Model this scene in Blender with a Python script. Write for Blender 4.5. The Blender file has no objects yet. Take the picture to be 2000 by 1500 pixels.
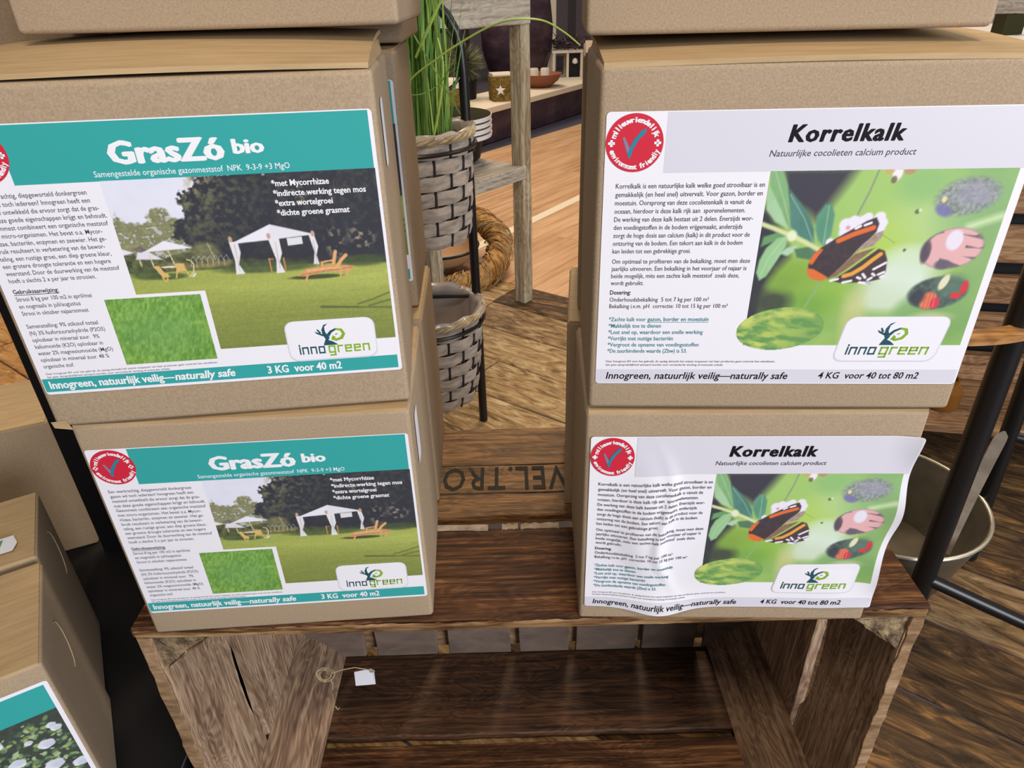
import bpy, bmesh, math, random
import numpy as np
from mathutils import Vector, Matrix

# ------------------------------------------------------------------ frame of reference
S = 0.42          # metres per layout unit (camera height above the crate top = 1 unit)
ZF = 0.88         # the floor lies 0.88 units below the crate top
C = bpy.context.scene.collection
scn = bpy.context.scene
R = math.radians

def W(x, y, z):
    return Vector((x * S, y * S, (z + ZF) * S))

# ------------------------------------------------------------------ camera
cam_d = bpy.data.cameras.new('camera')
cam = bpy.data.objects.new('camera', cam_d)
C.objects.link(cam)
cam_d.sensor_width = 36.0
cam_d.lens = 24.0
cam_d.clip_start = 0.02
cam_d.clip_end = 100
MR = ((0.99959916, -0.02831109, 0.0), (-0.01421509, -0.50190186, 0.86480776), (-0.02448365, -0.86446111, -0.50210312))
rot = Matrix(((MR[0][0], -MR[0][1], -MR[0][2]), (MR[1][0], -MR[1][1], -MR[1][2]), (MR[2][0], -MR[2][1], -MR[2][2])))
cam.matrix_world = Matrix.Translation(W(0, 0, 1)) @ rot.to_4x4()
scn.camera = cam

# ------------------------------------------------------------------ light and exposure
scn.view_settings.view_transform = 'Standard'
scn.view_settings.look = 'None'
scn.view_settings.gamma = 1.0
scn.view_settings.use_curve_mapping = False
scn.view_settings.exposure = 0.0
wd = bpy.data.worlds.new('hall_air')
scn.world = wd
wd.use_nodes = True
wd.node_tree.nodes['Background'].inputs[0].default_value = (0.93, 0.95, 1.0, 1)
wd.node_tree.nodes['Background'].inputs[1].default_value = 0.16

def area(name, loc, target, size, power, color):
    l = bpy.data.lights.new(name, 'AREA')
    l.shape = 'RECTANGLE'
    l.size, l.size_y = size
    l.energy = power
    l.color = color
    o = bpy.data.objects.new(name, l)
    C.objects.link(o)
    o.location = Vector(loc)
    o.rotation_euler = (Vector(target) - Vector(loc)).to_track_quat('-Z', 'Y').to_euler()
    return o

# daylight from the shop windows behind the photographer
area('window_daylight', (1.95, -1.75, 1.30), (0.1, 0.45, 0.48), (1.7, 1.0), 96, (0.93, 0.96, 1.0))
# warm halogen lamps hanging over the shop floor
area('ceiling_lamp_warm', (0.35, 2.9, 2.6), (0.35, 2.7, 0), (0.8, 0.8), 40, (1.0, 0.80, 0.58))
area('ceiling_lamp_back', (-0.6, 5.0, 2.7), (-0.2, 4.2, 0), (1.6, 1.2), 52, (1.0, 0.86, 0.70))
area('ceiling_lamp_spot', (0.25, 1.75, 2.3), (0.0, 0.55, 0.37), (0.10, 0.10), 10, (1.0, 0.76, 0.46))
area('ceiling_lamp_right', (2.2, 1.6, 2.3), (1.0, 1.0, 0.1), (0.5, 0.5), 12, (1.0, 0.86, 0.70))
area('ceiling_lamp_left', (-1.9, 2.9, 2.3), (-1.5, 2.4, 0), (0.6, 0.6), 12, (1.0, 0.82, 0.60))
area('ceiling_lamp_front', (0.1, -0.55, 2.2), (0.0, 0.45, 0.85), (0.5, 0.4), 20, (1.0, 0.80, 0.58))

# ------------------------------------------------------------------ helpers: materials
def lin(c):
    return tuple(((v / 255) / 12.92) if v / 255 <= 0.04045 else (((v / 255) + 0.055) / 1.055) ** 2.4 for v in c) + (1,)

def mat(name, col, rough=0.6, metal=0.0, spec=0.4):
    m = bpy.data.materials.new(name)
    m.use_nodes = True
    b = m.node_tree.nodes['Principled BSDF']
    b.inputs['Base Color'].default_value = lin(col)
    b.inputs['Roughness'].default_value = rough
    b.inputs['Metallic'].default_value = metal
    b.inputs['Specular IOR Level'].default_value = spec
    return m

def noisy(name, cols, scale=(8, 8, 8), rough=0.7, bump=0.2, bdist=0.002, detail=6, spec=0.3, pos=None, fine=0, metal=0.0, dist=0.0, coord='Object'):
    """noise through a colour ramp with a little bump; scale stretches the grain"""
    m = mat(name, (128, 128, 128), rough, metal, spec)
    nt = m.node_tree
    N, L = nt.nodes, nt.links
    tc = N.new('ShaderNodeTexCoord')
    mp = N.new('ShaderNodeMapping')
    mp.inputs['Scale'].default_value = scale
    L.new(tc.outputs[coord], mp.inputs['Vector'])
    oi = N.new('ShaderNodeObjectInfo')
    ad = N.new('ShaderNodeVectorMath')
    ad.operation = 'ADD'
    ml = N.new('ShaderNodeMath')
    ml.operation = 'MULTIPLY'
    ml.inputs[1].default_value = 37.0
    L.new(oi.outputs['Random'], ml.inputs[0])
    L.new(mp.outputs[0], ad.inputs[0])
    L.new(ml.outputs[0], ad.inputs[1])
    nz = N.new('ShaderNodeTexNoise')
    nz.inputs['Scale'].default_value = 1.0
    nz.inputs['Detail'].default_value = detail
    nz.inputs['Roughness'].default_value = 0.62
    nz.inputs['Distortion'].default_value = dist
    L.new(ad.outputs[0], nz.inputs['Vector'])
    cr = N.new('ShaderNodeValToRGB')
    n = len(cols)
    pos = pos or [0.28 + 0.44 * i / (n - 1) for i in range(n)]
    el = cr.color_ramp.elements
    while len(el) < n:
        el.new(0.5)
    for i in range(n):
        el[i].position = pos[i]
        el[i].color = lin(cols[i])
    L.new(nz.outputs['Fac'], cr.inputs[0])
    L.new(cr.outputs[0], N['Principled BSDF'].inputs['Base Color'])
    if bump:
        bp = N.new('ShaderNodeBump')
        bp.inputs['Strength'].default_value = bump
        bp.inputs['Distance'].default_value = bdist
        if fine:
            n2 = N.new('ShaderNodeTexNoise')
            n2.inputs['Scale'].default_value = fine
            n2.inputs['Detail'].default_value = 3
            L.new(ad.outputs[0], n2.inputs['Vector'])
            L.new(n2.outputs['Fac'], bp.inputs['Height'])
        else:
            L.new(nz.outputs['Fac'], bp.inputs['Height'])
        L.new(bp.outputs[0], N['Principled BSDF'].inputs['Normal'])
    return m

def wood(name, cols, axis='x', k=1.0, rough=0.65, bump=0.35, spec=0.3, rings=0.35, coord='Object'):
    """long-grained timber: stretched noise with wavy growth rings mixed in, and knots"""
    m = mat(name, (120, 90, 60), rough, 0, spec)
    nt = m.node_tree
    N, L = nt.nodes, nt.links
    tc = N.new('ShaderNodeTexCoord')
    oi = N.new('ShaderNodeObjectInfo')
    ml = N.new('ShaderNodeMath'); ml.operation = 'MULTIPLY'; ml.inputs[1].default_value = 11.0
    L.new(oi.outputs['Random'], ml.inputs[0])
    ad = N.new('ShaderNodeVectorMath'); ad.operation = 'ADD'
    L.new(tc.outputs[coord], ad.inputs[0]); L.new(ml.outputs[0], ad.inputs[1])
    def noise(sc, det, dist=0.0):
        mp = N.new('ShaderNodeMapping'); mp.inputs['Scale'].default_value = sc
        L.new(ad.outputs[0], mp.inputs['Vector'])
        nz = N.new('ShaderNodeTexNoise'); nz.inputs['Scale'].default_value = 1
        nz.inputs['Detail'].default_value = det; nz.inputs['Roughness'].default_value = 0.6
        nz.inputs['Distortion'].default_value = dist
        L.new(mp.outputs[0], nz.inputs['Vector'])
        return nz
    def sc(a, b):
        return {'x': (a, b, b), 'y': (b, a, b), 'z': (b, b, a)}[axis]
    g = noise(sc(7 * k, 150 * k), 5)
    big = noise(sc(4 * k, 17 * k), 3, 0.6)
    # rings: distance field of the low noise folded by a sine
    mu = N.new('ShaderNodeMath'); mu.operation = 'MULTIPLY'; mu.inputs[1].default_value = 95
    L.new(big.outputs['Fac'], mu.inputs[0])
    sn = N.new('ShaderNodeMath'); sn.operation = 'SINE'
    L.new(mu.outputs[0], sn.inputs[0])
    ma = N.new('ShaderNodeMath'); ma.operation = 'MULTIPLY_ADD'; ma.inputs[1].default_value = rings * 0.22; 
    L.new(sn.outputs[0], ma.inputs[0]); L.new(g.outputs['Fac'], ma.inputs[2])
    mx = N.new('ShaderNodeMath'); mx.operation = 'MULTIPLY_ADD'; mx.inputs[1].default_value = 0.55
    L.new(big.outputs['Fac'], mx.inputs[0])
    sb = N.new('ShaderNodeMath'); sb.operation = 'SUBTRACT'; sb.inputs[1].default_value = 0.27
    L.new(ma.outputs[0], sb.inputs[0]); L.new(sb.outputs[0], mx.inputs[2])
    cr = N.new('ShaderNodeValToRGB')
    n = len(cols)
    el = cr.color_ramp.elements
    while len(el) < n:
        el.new(0.5)
    for i in range(n):
        el[i].position = 0.30 + 0.42 * i / (n - 1)
        el[i].color = lin(cols[i])
    L.new(mx.outputs[0], cr.inputs[0])
    L.new(cr.outputs[0], N['Principled BSDF'].inputs['Base Color'])
    bp = N.new('ShaderNodeBump'); bp.inputs['Strength'].default_value = bump; bp.inputs['Distance'].default_value = 0.0015
    L.new(mx.outputs[0], bp.inputs['Height']); L.new(bp.outputs[0], N['Principled BSDF'].inputs['Normal'])
    return m

M = {}
M['kraft'] = noisy('kraft_cardboard', [(148, 129, 107), (161, 142, 119), (172, 154, 131)], (900, 900, 900), 0.72, 0.10, 0.0004, 3, 0.25, dist=0.0)
M['kraft_top'] = noisy('kraft_cardboard_lid', [(166, 140, 104), (178, 152, 114), (188, 163, 126)], (24, 260, 260), 0.62, 0.12, 0.0004, 3, 0.3)
M['kraft_dark'] = mat('cardboard_cut_edge', (120, 92, 62), 0.9)
M['paper'] = mat('label_paper', (230, 230, 241), 0.42, 0, 0.4)
M['teal'] = mat('teal_print', (52, 160, 160), 0.42)
M['greyband'] = mat('pale_grey_print', (208, 208, 222), 0.42)
M['ink'] = mat('black_print', (24, 22, 28), 0.6, 0, .12)
M['ink_soft'] = mat('dark_grey_print', (76, 74, 88), 0.6, 0, .12)
M['white_ink'] = mat('white_print', (232, 234, 242), 0.45)
M['teal_ink'] = mat('teal_text_print', (48, 128, 140), 0.5)
M['red'] = mat('red_seal_print', (200, 40, 62), 0.42)
M['tick'] = mat('blue_tick_print', (26, 132, 160), 0.45)
M['tick2'] = mat('grey_tick_print', (128, 122, 150), 0.45)
M['logo_dark'] = mat('dark_teal_print', (34, 80, 92), 0.45)
M['logo_green'] = mat('lime_print', (128, 172, 42), 0.45)
M['shade'] = mat('logo_rim_print', (206, 208, 222), 0.45)
pp = bpy.data.materials.new('printed_photo')
pp.use_nodes = True
_a = pp.node_tree.nodes.new('ShaderNodeVertexColor'); _a.layer_name = 'Col'
pp.node_tree.links.new(_a.outputs[0], pp.node_tree.nodes['Principled BSDF'].inputs['Base Color'])
pp.node_tree.nodes['Principled BSDF'].inputs['Roughness'].default_value = 0.50
pp.node_tree.nodes['Principled BSDF'].inputs['Specular IOR Level'].default_value = 0.22
M['photo'] = pp
M['sticker'] = mat('white_sticker', (228, 230, 240), 0.5)
M['pencil'] = mat('green_pen', (90, 150, 110), 0.6)
M['crate_top'] = wood('red_brown_crate_wood', [(36, 22, 14), (60, 37, 23), (84, 54, 33), (122, 86, 56)], 'x', 1.9, 0.6, 0.4, 0.15, .2)
M['crate_gold'] = wood('golden_brown_crate_wood', [(70, 50, 30), (112, 82, 50), (146, 110, 70)], 'x', 1.9, 0.6, 0.3)
M['crate_side'] = wood('worn_crate_wood', [(112, 86, 68), (160, 132, 108), (194, 168, 142)], 'z', 1.6, 0.75, 0.5)
M['crate_post'] = wood('worn_post_wood', [(92, 70, 54), (132, 106, 86), (168, 142, 116)], 'y', 1.3, 0.75, 0.5)
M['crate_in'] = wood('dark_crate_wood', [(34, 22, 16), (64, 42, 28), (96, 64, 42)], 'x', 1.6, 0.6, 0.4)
M['crate_slat'] = noisy('grey_brown_slat', [(78, 66, 58), (112, 96, 86), (132, 112, 98)], (14, 14, 30), 0.8, 0.3)
M['endgrain'] = noisy('rough_end_grain', [(40, 34, 30), (104, 88, 70), (150, 130, 102), (184, 164, 132)], (90, 60, 70), 0.95, 1.0, 0.006, 8, 0.1)
M['edgewood'] = noisy('pale_sawn_edge', [(92, 70, 52), (142, 114, 86), (178, 150, 120)], (30, 60, 90), 0.9, 0.7, 0.003, 8, 0.1)
M['worn_edge'] = noisy('worn_front_edge', [(50, 36, 26), (96, 68, 44), (150, 118, 82), (188, 158, 120)], (16, 60, 190), 0.85, 0.8, 0.002, 8, 0.1, dist=.8)
M['remnant'] = noisy('grey_paper_remnant', [(110, 98, 88), (150, 138, 126), (176, 166, 156)], (90, 90, 90), 0.85, 0.4)
M['stencil'] = noisy('faded_black_stencil', [(30, 32, 32), (42, 42, 38), (66, 54, 40)], (120, 120, 120), 0.8, 0, pos=[0.3, 0.55, 0.75])
M['black'] = mat('matt_black', (14, 14, 18), 0.6, 0, 0.3)
M['blackmetal'] = mat('black_painted_steel', (13, 14, 18), 0.38, 0, 0.5)
M['twine'] = mat('jute_twine', (176, 158, 124), 0.9)
M['weave'] = noisy('grey_washed_willow', [(124, 116, 108), (178, 168, 158), (206, 198, 188)], (30, 30, 90), 0.75, 0.5, 0.002)
M['weave_rim'] = noisy('pale_basket_rim', [(120, 104, 78), (168, 150, 118), (192, 178, 148)], (60, 60, 60), 0.75, 0.5, 0.002)
M['film'] = mat('cloudy_plastic_film', (172, 160, 154), 0.22, 0, 0.7)
M['grass'] = noisy('grass_blades', [(52, 90, 40), (98, 142, 66), (150, 186, 108)], (60, 60, 6), 0.5, 0)
M['grass2'] = mat('light_grass_blade', (160, 190, 92), 0.5)
M['grey_wood'] = wood('weathered_grey_wood', [(124, 108, 84), (158, 144, 118), (184, 174, 152)], 'z', 1.0, 0.85, 0.3)
M['grey_wood_x'] = wood('weathered_grey_board', [(132, 122, 110), (164, 156, 144), (186, 180, 168)], 'x', 1.0, 0.85, 0.3)
M['straw'] = noisy('wreath_straw', [(112, 76, 40), (166, 124, 70), (206, 170, 112)], (50, 50, 50), 0.85, 0)
M['zinc'] = noisy('dull_zinc', [(84, 78, 68), (108, 101, 88), (128, 120, 106)], (9, 9, 9), 0.42, 0.1, 0.002, 5, 0.5, metal=0.55)
M['handle'] = noisy('worn_grey_handle', [(84, 78, 70), (112, 104, 94), (134, 126, 114)], (12, 12, 40), 0.6, 0.2)
M['zinc_rim'] = mat('bright_zinc_rim', (176, 172, 158), 0.35, 0.6)
M['chairwood'] = wood('honey_bentwood', [(120, 82, 44), (160, 114, 66), (184, 138, 86)], 'x', 1.0, 0.45, 0.15, 0.5)
M['pallet'] = wood('pallet_wood', [(92, 66, 44), (136, 102, 72), (164, 130, 96)], 'x', 1.0, 0.75, 0.3)
M['planks'] = None
M['terracotta'] = mat('terracotta', (138, 84, 60), 0.8)
M['tan'] = mat('tan_ceramic', (178, 138, 100), 0.5)
M['cream'] = mat('cream_ceramic', (214, 204, 188), 0.5)
M['plum'] = noisy('plum_glaze', [(44, 34, 42), (66, 50, 60), (98, 70, 76)], (7, 7, 12), 0.4, 0.05)
M['lilac'] = mat('grey_lilac_panel', (126, 114, 118), 0.8)
M['darkpanel'] = mat('dark_grey_panel', (52, 48, 54), 0.8)
M['moss'] = noisy('olive_moss', [(64, 52, 22), (118, 96, 44), (150, 128, 70)], (80, 80, 80), 0.95, 1.0, 0.006)
M['heather'] = noisy('grey_green_tuft', [(70, 74, 50), (112, 114, 84), (140, 138, 108)], (60, 60, 60), 0.9, 0)
M['whiteledge'] = mat('whitewashed_ledge', (222, 208, 184), 0.6)
M['orange'] = mat('orange_petals', (206, 92, 40), 0.6)
M['redflower'] = mat('red_petals', (186, 50, 38), 0.6)
M['yellow'] = mat('yellow_petals', (200, 170, 60), 0.6)
M['whiteglaze'] = mat('white_tray', (226, 222, 222), 0.35)
M['olive'] = mat('dark_olive_tray_top', (52, 50, 34), 0.95, 0, 0.05)
M['amber'] = mat('amber_glass', (120, 76, 24), 0.15, 0, 0.7)

# ------------------------------------------------------------------ helpers: meshes
class MB:
    def __init__(s):
        s.v = []; s.f = []; s.m = []
    def add(s, vs, fs, mi=0):
        o = len(s.v)
        s.v += [tuple(p) for p in vs]
        s.f += [tuple(i + o for i in f) for f in fs]
        s.m += [mi] * len(fs)
    def box(s, x0, x1, y0, y1, z0, z1, mi=0, ch=0.0):
        if ch <= 0:
            s.add([(x0, y0, z0), (x1, y0, z0), (x1, y1, z0), (x0, y1, z0), (x0, y0, z1), (x1, y0, z1), (x1, y1, z1), (x0, y1, z1)],
                  [(3, 2, 1, 0), (4, 5, 6, 7), (0, 1, 5, 4), (1, 2, 6, 5), (2, 3, 7, 6), (3, 0, 4, 7)], mi)
        else:
            s.board(x0, x1, y0, y1, z0, z1, ch=ch, seg=1, amp=0, mi=mi)
    def board(s, x0, x1, y0, y1, z0, z1, ch=0.004, seg=8, amp=0.002, seed=0, mi=0, long=None):
        """a sawn board: chamfered section swept along its longest side with uneven edges"""
        rd = random.Random(seed)
        d = [x1 - x0, y1 - y0, z1 - z0]
        a = long if long is not None else d.index(max(d))
        b, c = [(1, 2), (2, 0), (0, 1)][a]
        lo = (x0, y0, z0); hi = (x1, y1, z1)
        vs = []; fs = []
        for i in range(seg + 1):
            t = lo[a] + d[a] * i / seg
            e = [rd.uniform(-amp, amp) for _ in range(4)]
            B0, B1, C0, C1 = lo[b] + e[0], hi[b] + e[1], lo[c] + e[2] * 0.4, hi[c] + e[3] * 0.4
            k = ch
            sec = [(B0 + k, C0), (B1 - k, C0), (B1, C0 + k), (B1, C1 - k), (B1 - k, C1), (B0 + k, C1), (B0, C1 - k), (B0, C0 + k)]
            for (p, q) in sec:
                w = [0, 0, 0]; w[a] = t; w[b] = p; w[c] = q
                vs.append(tuple(w))
        for i in range(seg):
            for j in range(8):
                k2 = (j + 1) % 8
                fs.append((i * 8 + j, i * 8 + k2, i * 8 + 8 + k2, i * 8 + 8 + j))
        fs.append(tuple(range(7, -1, -1)))
        fs.append(tuple(seg * 8 + j for j in range(8)))
        s.add(vs, fs, mi)
    def tube(s, pts, r, seg=8, mi=0, closed=False, cap=True):
        pts = [Vector(p) for p in pts]
        n = len(pts)
        rr = r if isinstance(r, (list, tuple)) else [r] * n
        vs = []; fs = []
        prev = None
        for i, p in enumerate(pts):
            if closed:
                t = pts[(i + 1) % n] - pts[i - 1]
            else:
                t = pts[min(i + 1, n - 1)] - pts[max(i - 1, 0)]
            t.normalize()
            if prev is None:
                u = t.orthogonal().normalized()
            else:
                u = (prev - t * prev.dot(t)).normalized()
            prev = u
            w = t.cross(u)
            for j in range(seg):
                a = 2 * math.pi * j / seg
                vs.append(p + (u * math.cos(a) + w * math.sin(a)) * rr[i])
        m = n if closed else n - 1
        for i in range(m):
            for j in range(seg):
                i2 = (i + 1) % n; k = (j + 1) % seg
                fs.append((i * seg + j, i * seg + k, i2 * seg + k, i2 * seg + j))
        if cap and not closed:
            fs.append(tuple(range(seg - 1, -1, -1)))
            fs.append(tuple((n - 1) * seg + j for j in range(seg)))
        s.add(vs, fs, mi)
    def lathe(s, prof, c=(0, 0, 0), seg=40, mi=0):
        vs = []; fs = []
        n = len(prof)
        for j in range(seg):
            a = 2 * math.pi * j / seg
            for (r, z) in prof:
                vs.append((c[0] + r * math.cos(a), c[1] + r * math.sin(a), c[2] + z))
        for j in range(seg):
            k = (j + 1) % seg
            for i in range(n - 1):
                fs.append((j * n + i, k * n + i, k * n + i + 1, j * n + i + 1))
        s.add(vs, fs, mi)
    def grid(s, fn, nu, nv, mi=0):
        vs = [fn(i / nu, j / nv) for j in range(nv + 1) for i in range(nu + 1)]
        w = nu + 1
        fs = [(j * w + i, j * w + i + 1, j * w + w + i + 1, j * w + w + i) for j in range(nv) for i in range(nu)]
        s.add(vs, fs, mi)
    def prism(s, poly, y0, y1, mi=0):
        """polygon in x,z extruded along y"""
        n = len(poly)
        vs = [(p[0], y0, p[1]) for p in poly] + [(p[0], y1, p[1]) for p in poly]
        fs = [tuple(range(n)), tuple(range(2 * n - 1, n - 1, -1))]
        for i in range(n):
            k = (i + 1) % n
            fs.append((k, i, i + n, k + n))
        s.add(vs, fs, mi)
    def mesh(s, name, mats, o=(0, 0, 0), smooth=False):
        me = bpy.data.meshes.new(name)
        me.from_pydata([((p[0] - o[0]) * S, (p[1] - o[1]) * S, (p[2] - o[2]) * S) for p in s.v], [], s.f)
        mats = mats if isinstance(mats, (list, tuple)) else [mats]
        for m in mats:
            me.materials.append(m)
        if len(mats) > 1:
            me.polygons.foreach_set('material_index', s.m)
        if smooth:
            me.polygons.foreach_set('use_smooth', [True] * len(me.polygons))
            try:
                me.set_sharp_from_angle(angle=R(42))
            except Exception:
                pass
        me.update()
        return me

def link(name, me, parent=None, loc=None, rz=0):
    o = bpy.data.objects.new(name, me)
    C.objects.link(o)
    if parent is not None:
        o.parent = parent
    if loc is not None:
        o.location = loc if isinstance(loc, Vector) else W(*loc)
    if rz:
        o.rotation_euler.z = rz
    return o

def tag(o, label=None, cat=None, group=None, kind=None):
    if label: o['label'] = label
    if cat: o['category'] = cat
    if group: o['group'] = group
    if kind: o['kind'] = kind
    return o

def thing(name, label, cat, loc, rz=0, group=None):
    o = link(name, None, None, loc, rz)
    return tag(o, label, cat, group)

def part(name, mb, mats, parent, o=(0, 0, 0), smooth=False, label=None, kind=None):
    p = link(name, mb.mesh(name, mats, o, smooth), parent)
    return tag(p, label, None, None, kind)

# ------------------------------------------------------------------ numpy painter for printed pictures
def vnoise(x, y, seed):
    rs = np.random.RandomState(seed)
    g = rs.rand(257, 257)
    xi = np.floor(x).astype(int); yi = np.floor(y).astype(int)
    fx = x - xi; fy = y - yi
    fx = fx * fx * (3 - 2 * fx); fy = fy * fy * (3 - 2 * fy)
    xi %= 256; yi %= 256
    a = g[yi, xi]; b = g[yi, xi + 1]; c = g[yi + 1, xi]; d = g[yi + 1, xi + 1]
    return (a * (1 - fx) + b * fx) * (1 - fy) + (c * (1 - fx) + d * fx) * fy

def fbm(x, y, seed, oct=4):
    t = 0; a = 0.5; s = 0
    for i in range(oct):
        t = t + a * vnoise(x * 2 ** i, y * 2 ** i, seed + i); s += a; a *= 0.55
    return t / s

class Paint:
    AR = 0.742                       # label height / width
    def __init__(s, u0, u1, v0, v1, nu, nv):
        s.U, s.V = np.meshgrid(np.linspace(u0, u1, nu + 1), np.linspace(v0, v1, nv + 1))
        s.im = np.zeros(s.U.shape + (3,))
    def mix(s, mask, col):
        c = np.asarray(col, float)
        if c.ndim == 1:
            c = c[None, None, :]
        k = np.clip(mask, 0, 1)[..., None]
        s.im = s.im * (1 - k) + c * k
    def poly(s, pts, soft=0.0, wob=0.0, seed=1):
        U = s.U; V = s.V
        if wob:
            U = U + (fbm(U * 60, V * 60, seed) - .5) * wob; V = V + (fbm(s.U * 60, V * 60, seed + 9) - .5) * wob
        ins = np.zeros(U.shape, bool)
        dm = np.full(U.shape, 9.0)
        n = len(pts)
        for i in range(n):
            x0, y0 = pts[i]; x1, y1 = pts[(i + 1) % n]
            if y0 != y1:
                c = ((y0 > V) != (y1 > V)) & (U < (x1 - x0) * (V - y0) / (y1 - y0) + x0)
                ins ^= c
            if soft:
                dx, dy = x1 - x0, (y1 - y0) * s.AR
                px, py = U - x0, (V - y0) * s.AR
                t = np.clip((px * dx + py * dy) / (dx * dx + dy * dy + 1e-12), 0, 1)
                dm = np.minimum(dm, np.hypot(px - t * dx, py - t * dy))
        if not soft:
            return ins.astype(float)
        return np.clip(0.5 + np.where(ins, dm, -dm) / soft, 0, 1)
    def ell(s, cu, cv, ru, rv, soft=0.1, ang=0):
        x = s.U - cu; y = (s.V - cv) * s.AR; rv = rv * s.AR
        c, d = math.cos(ang), math.sin(ang)
        q = np.sqrt(((x * c + y * d) / ru) ** 2 + ((-x * d + y * c) / rv) ** 2)
        return np.clip((1 - q) / soft + 0.5, 0, 1)
    def line(s, pts, w, soft=None):
        dm = np.full(s.U.shape, 9.0)
        for (x0, y0), (x1, y1) in zip(pts[:-1], pts[1:]):
            dx, dy = x1 - x0, (y1 - y0) * s.AR
            px, py = s.U - x0, (s.V - y0) * s.AR
            t = np.clip((px * dx + py * dy) / (dx * dx + dy * dy + 1e-12), 0, 1)
            dm = np.minimum(dm, np.hypot(px - t * dx, py - t * dy))
        return np.clip((w - dm) / (soft or w * .5) + .5, 0, 1)
    def lin(s):
        c = np.clip((s.im * .87 + np.array([28., 29., 31.])) / 255, 0, 1)
        return np.where(c <= 0.04045, c / 12.92, ((c + .055) / 1.055) ** 2.4)

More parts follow.
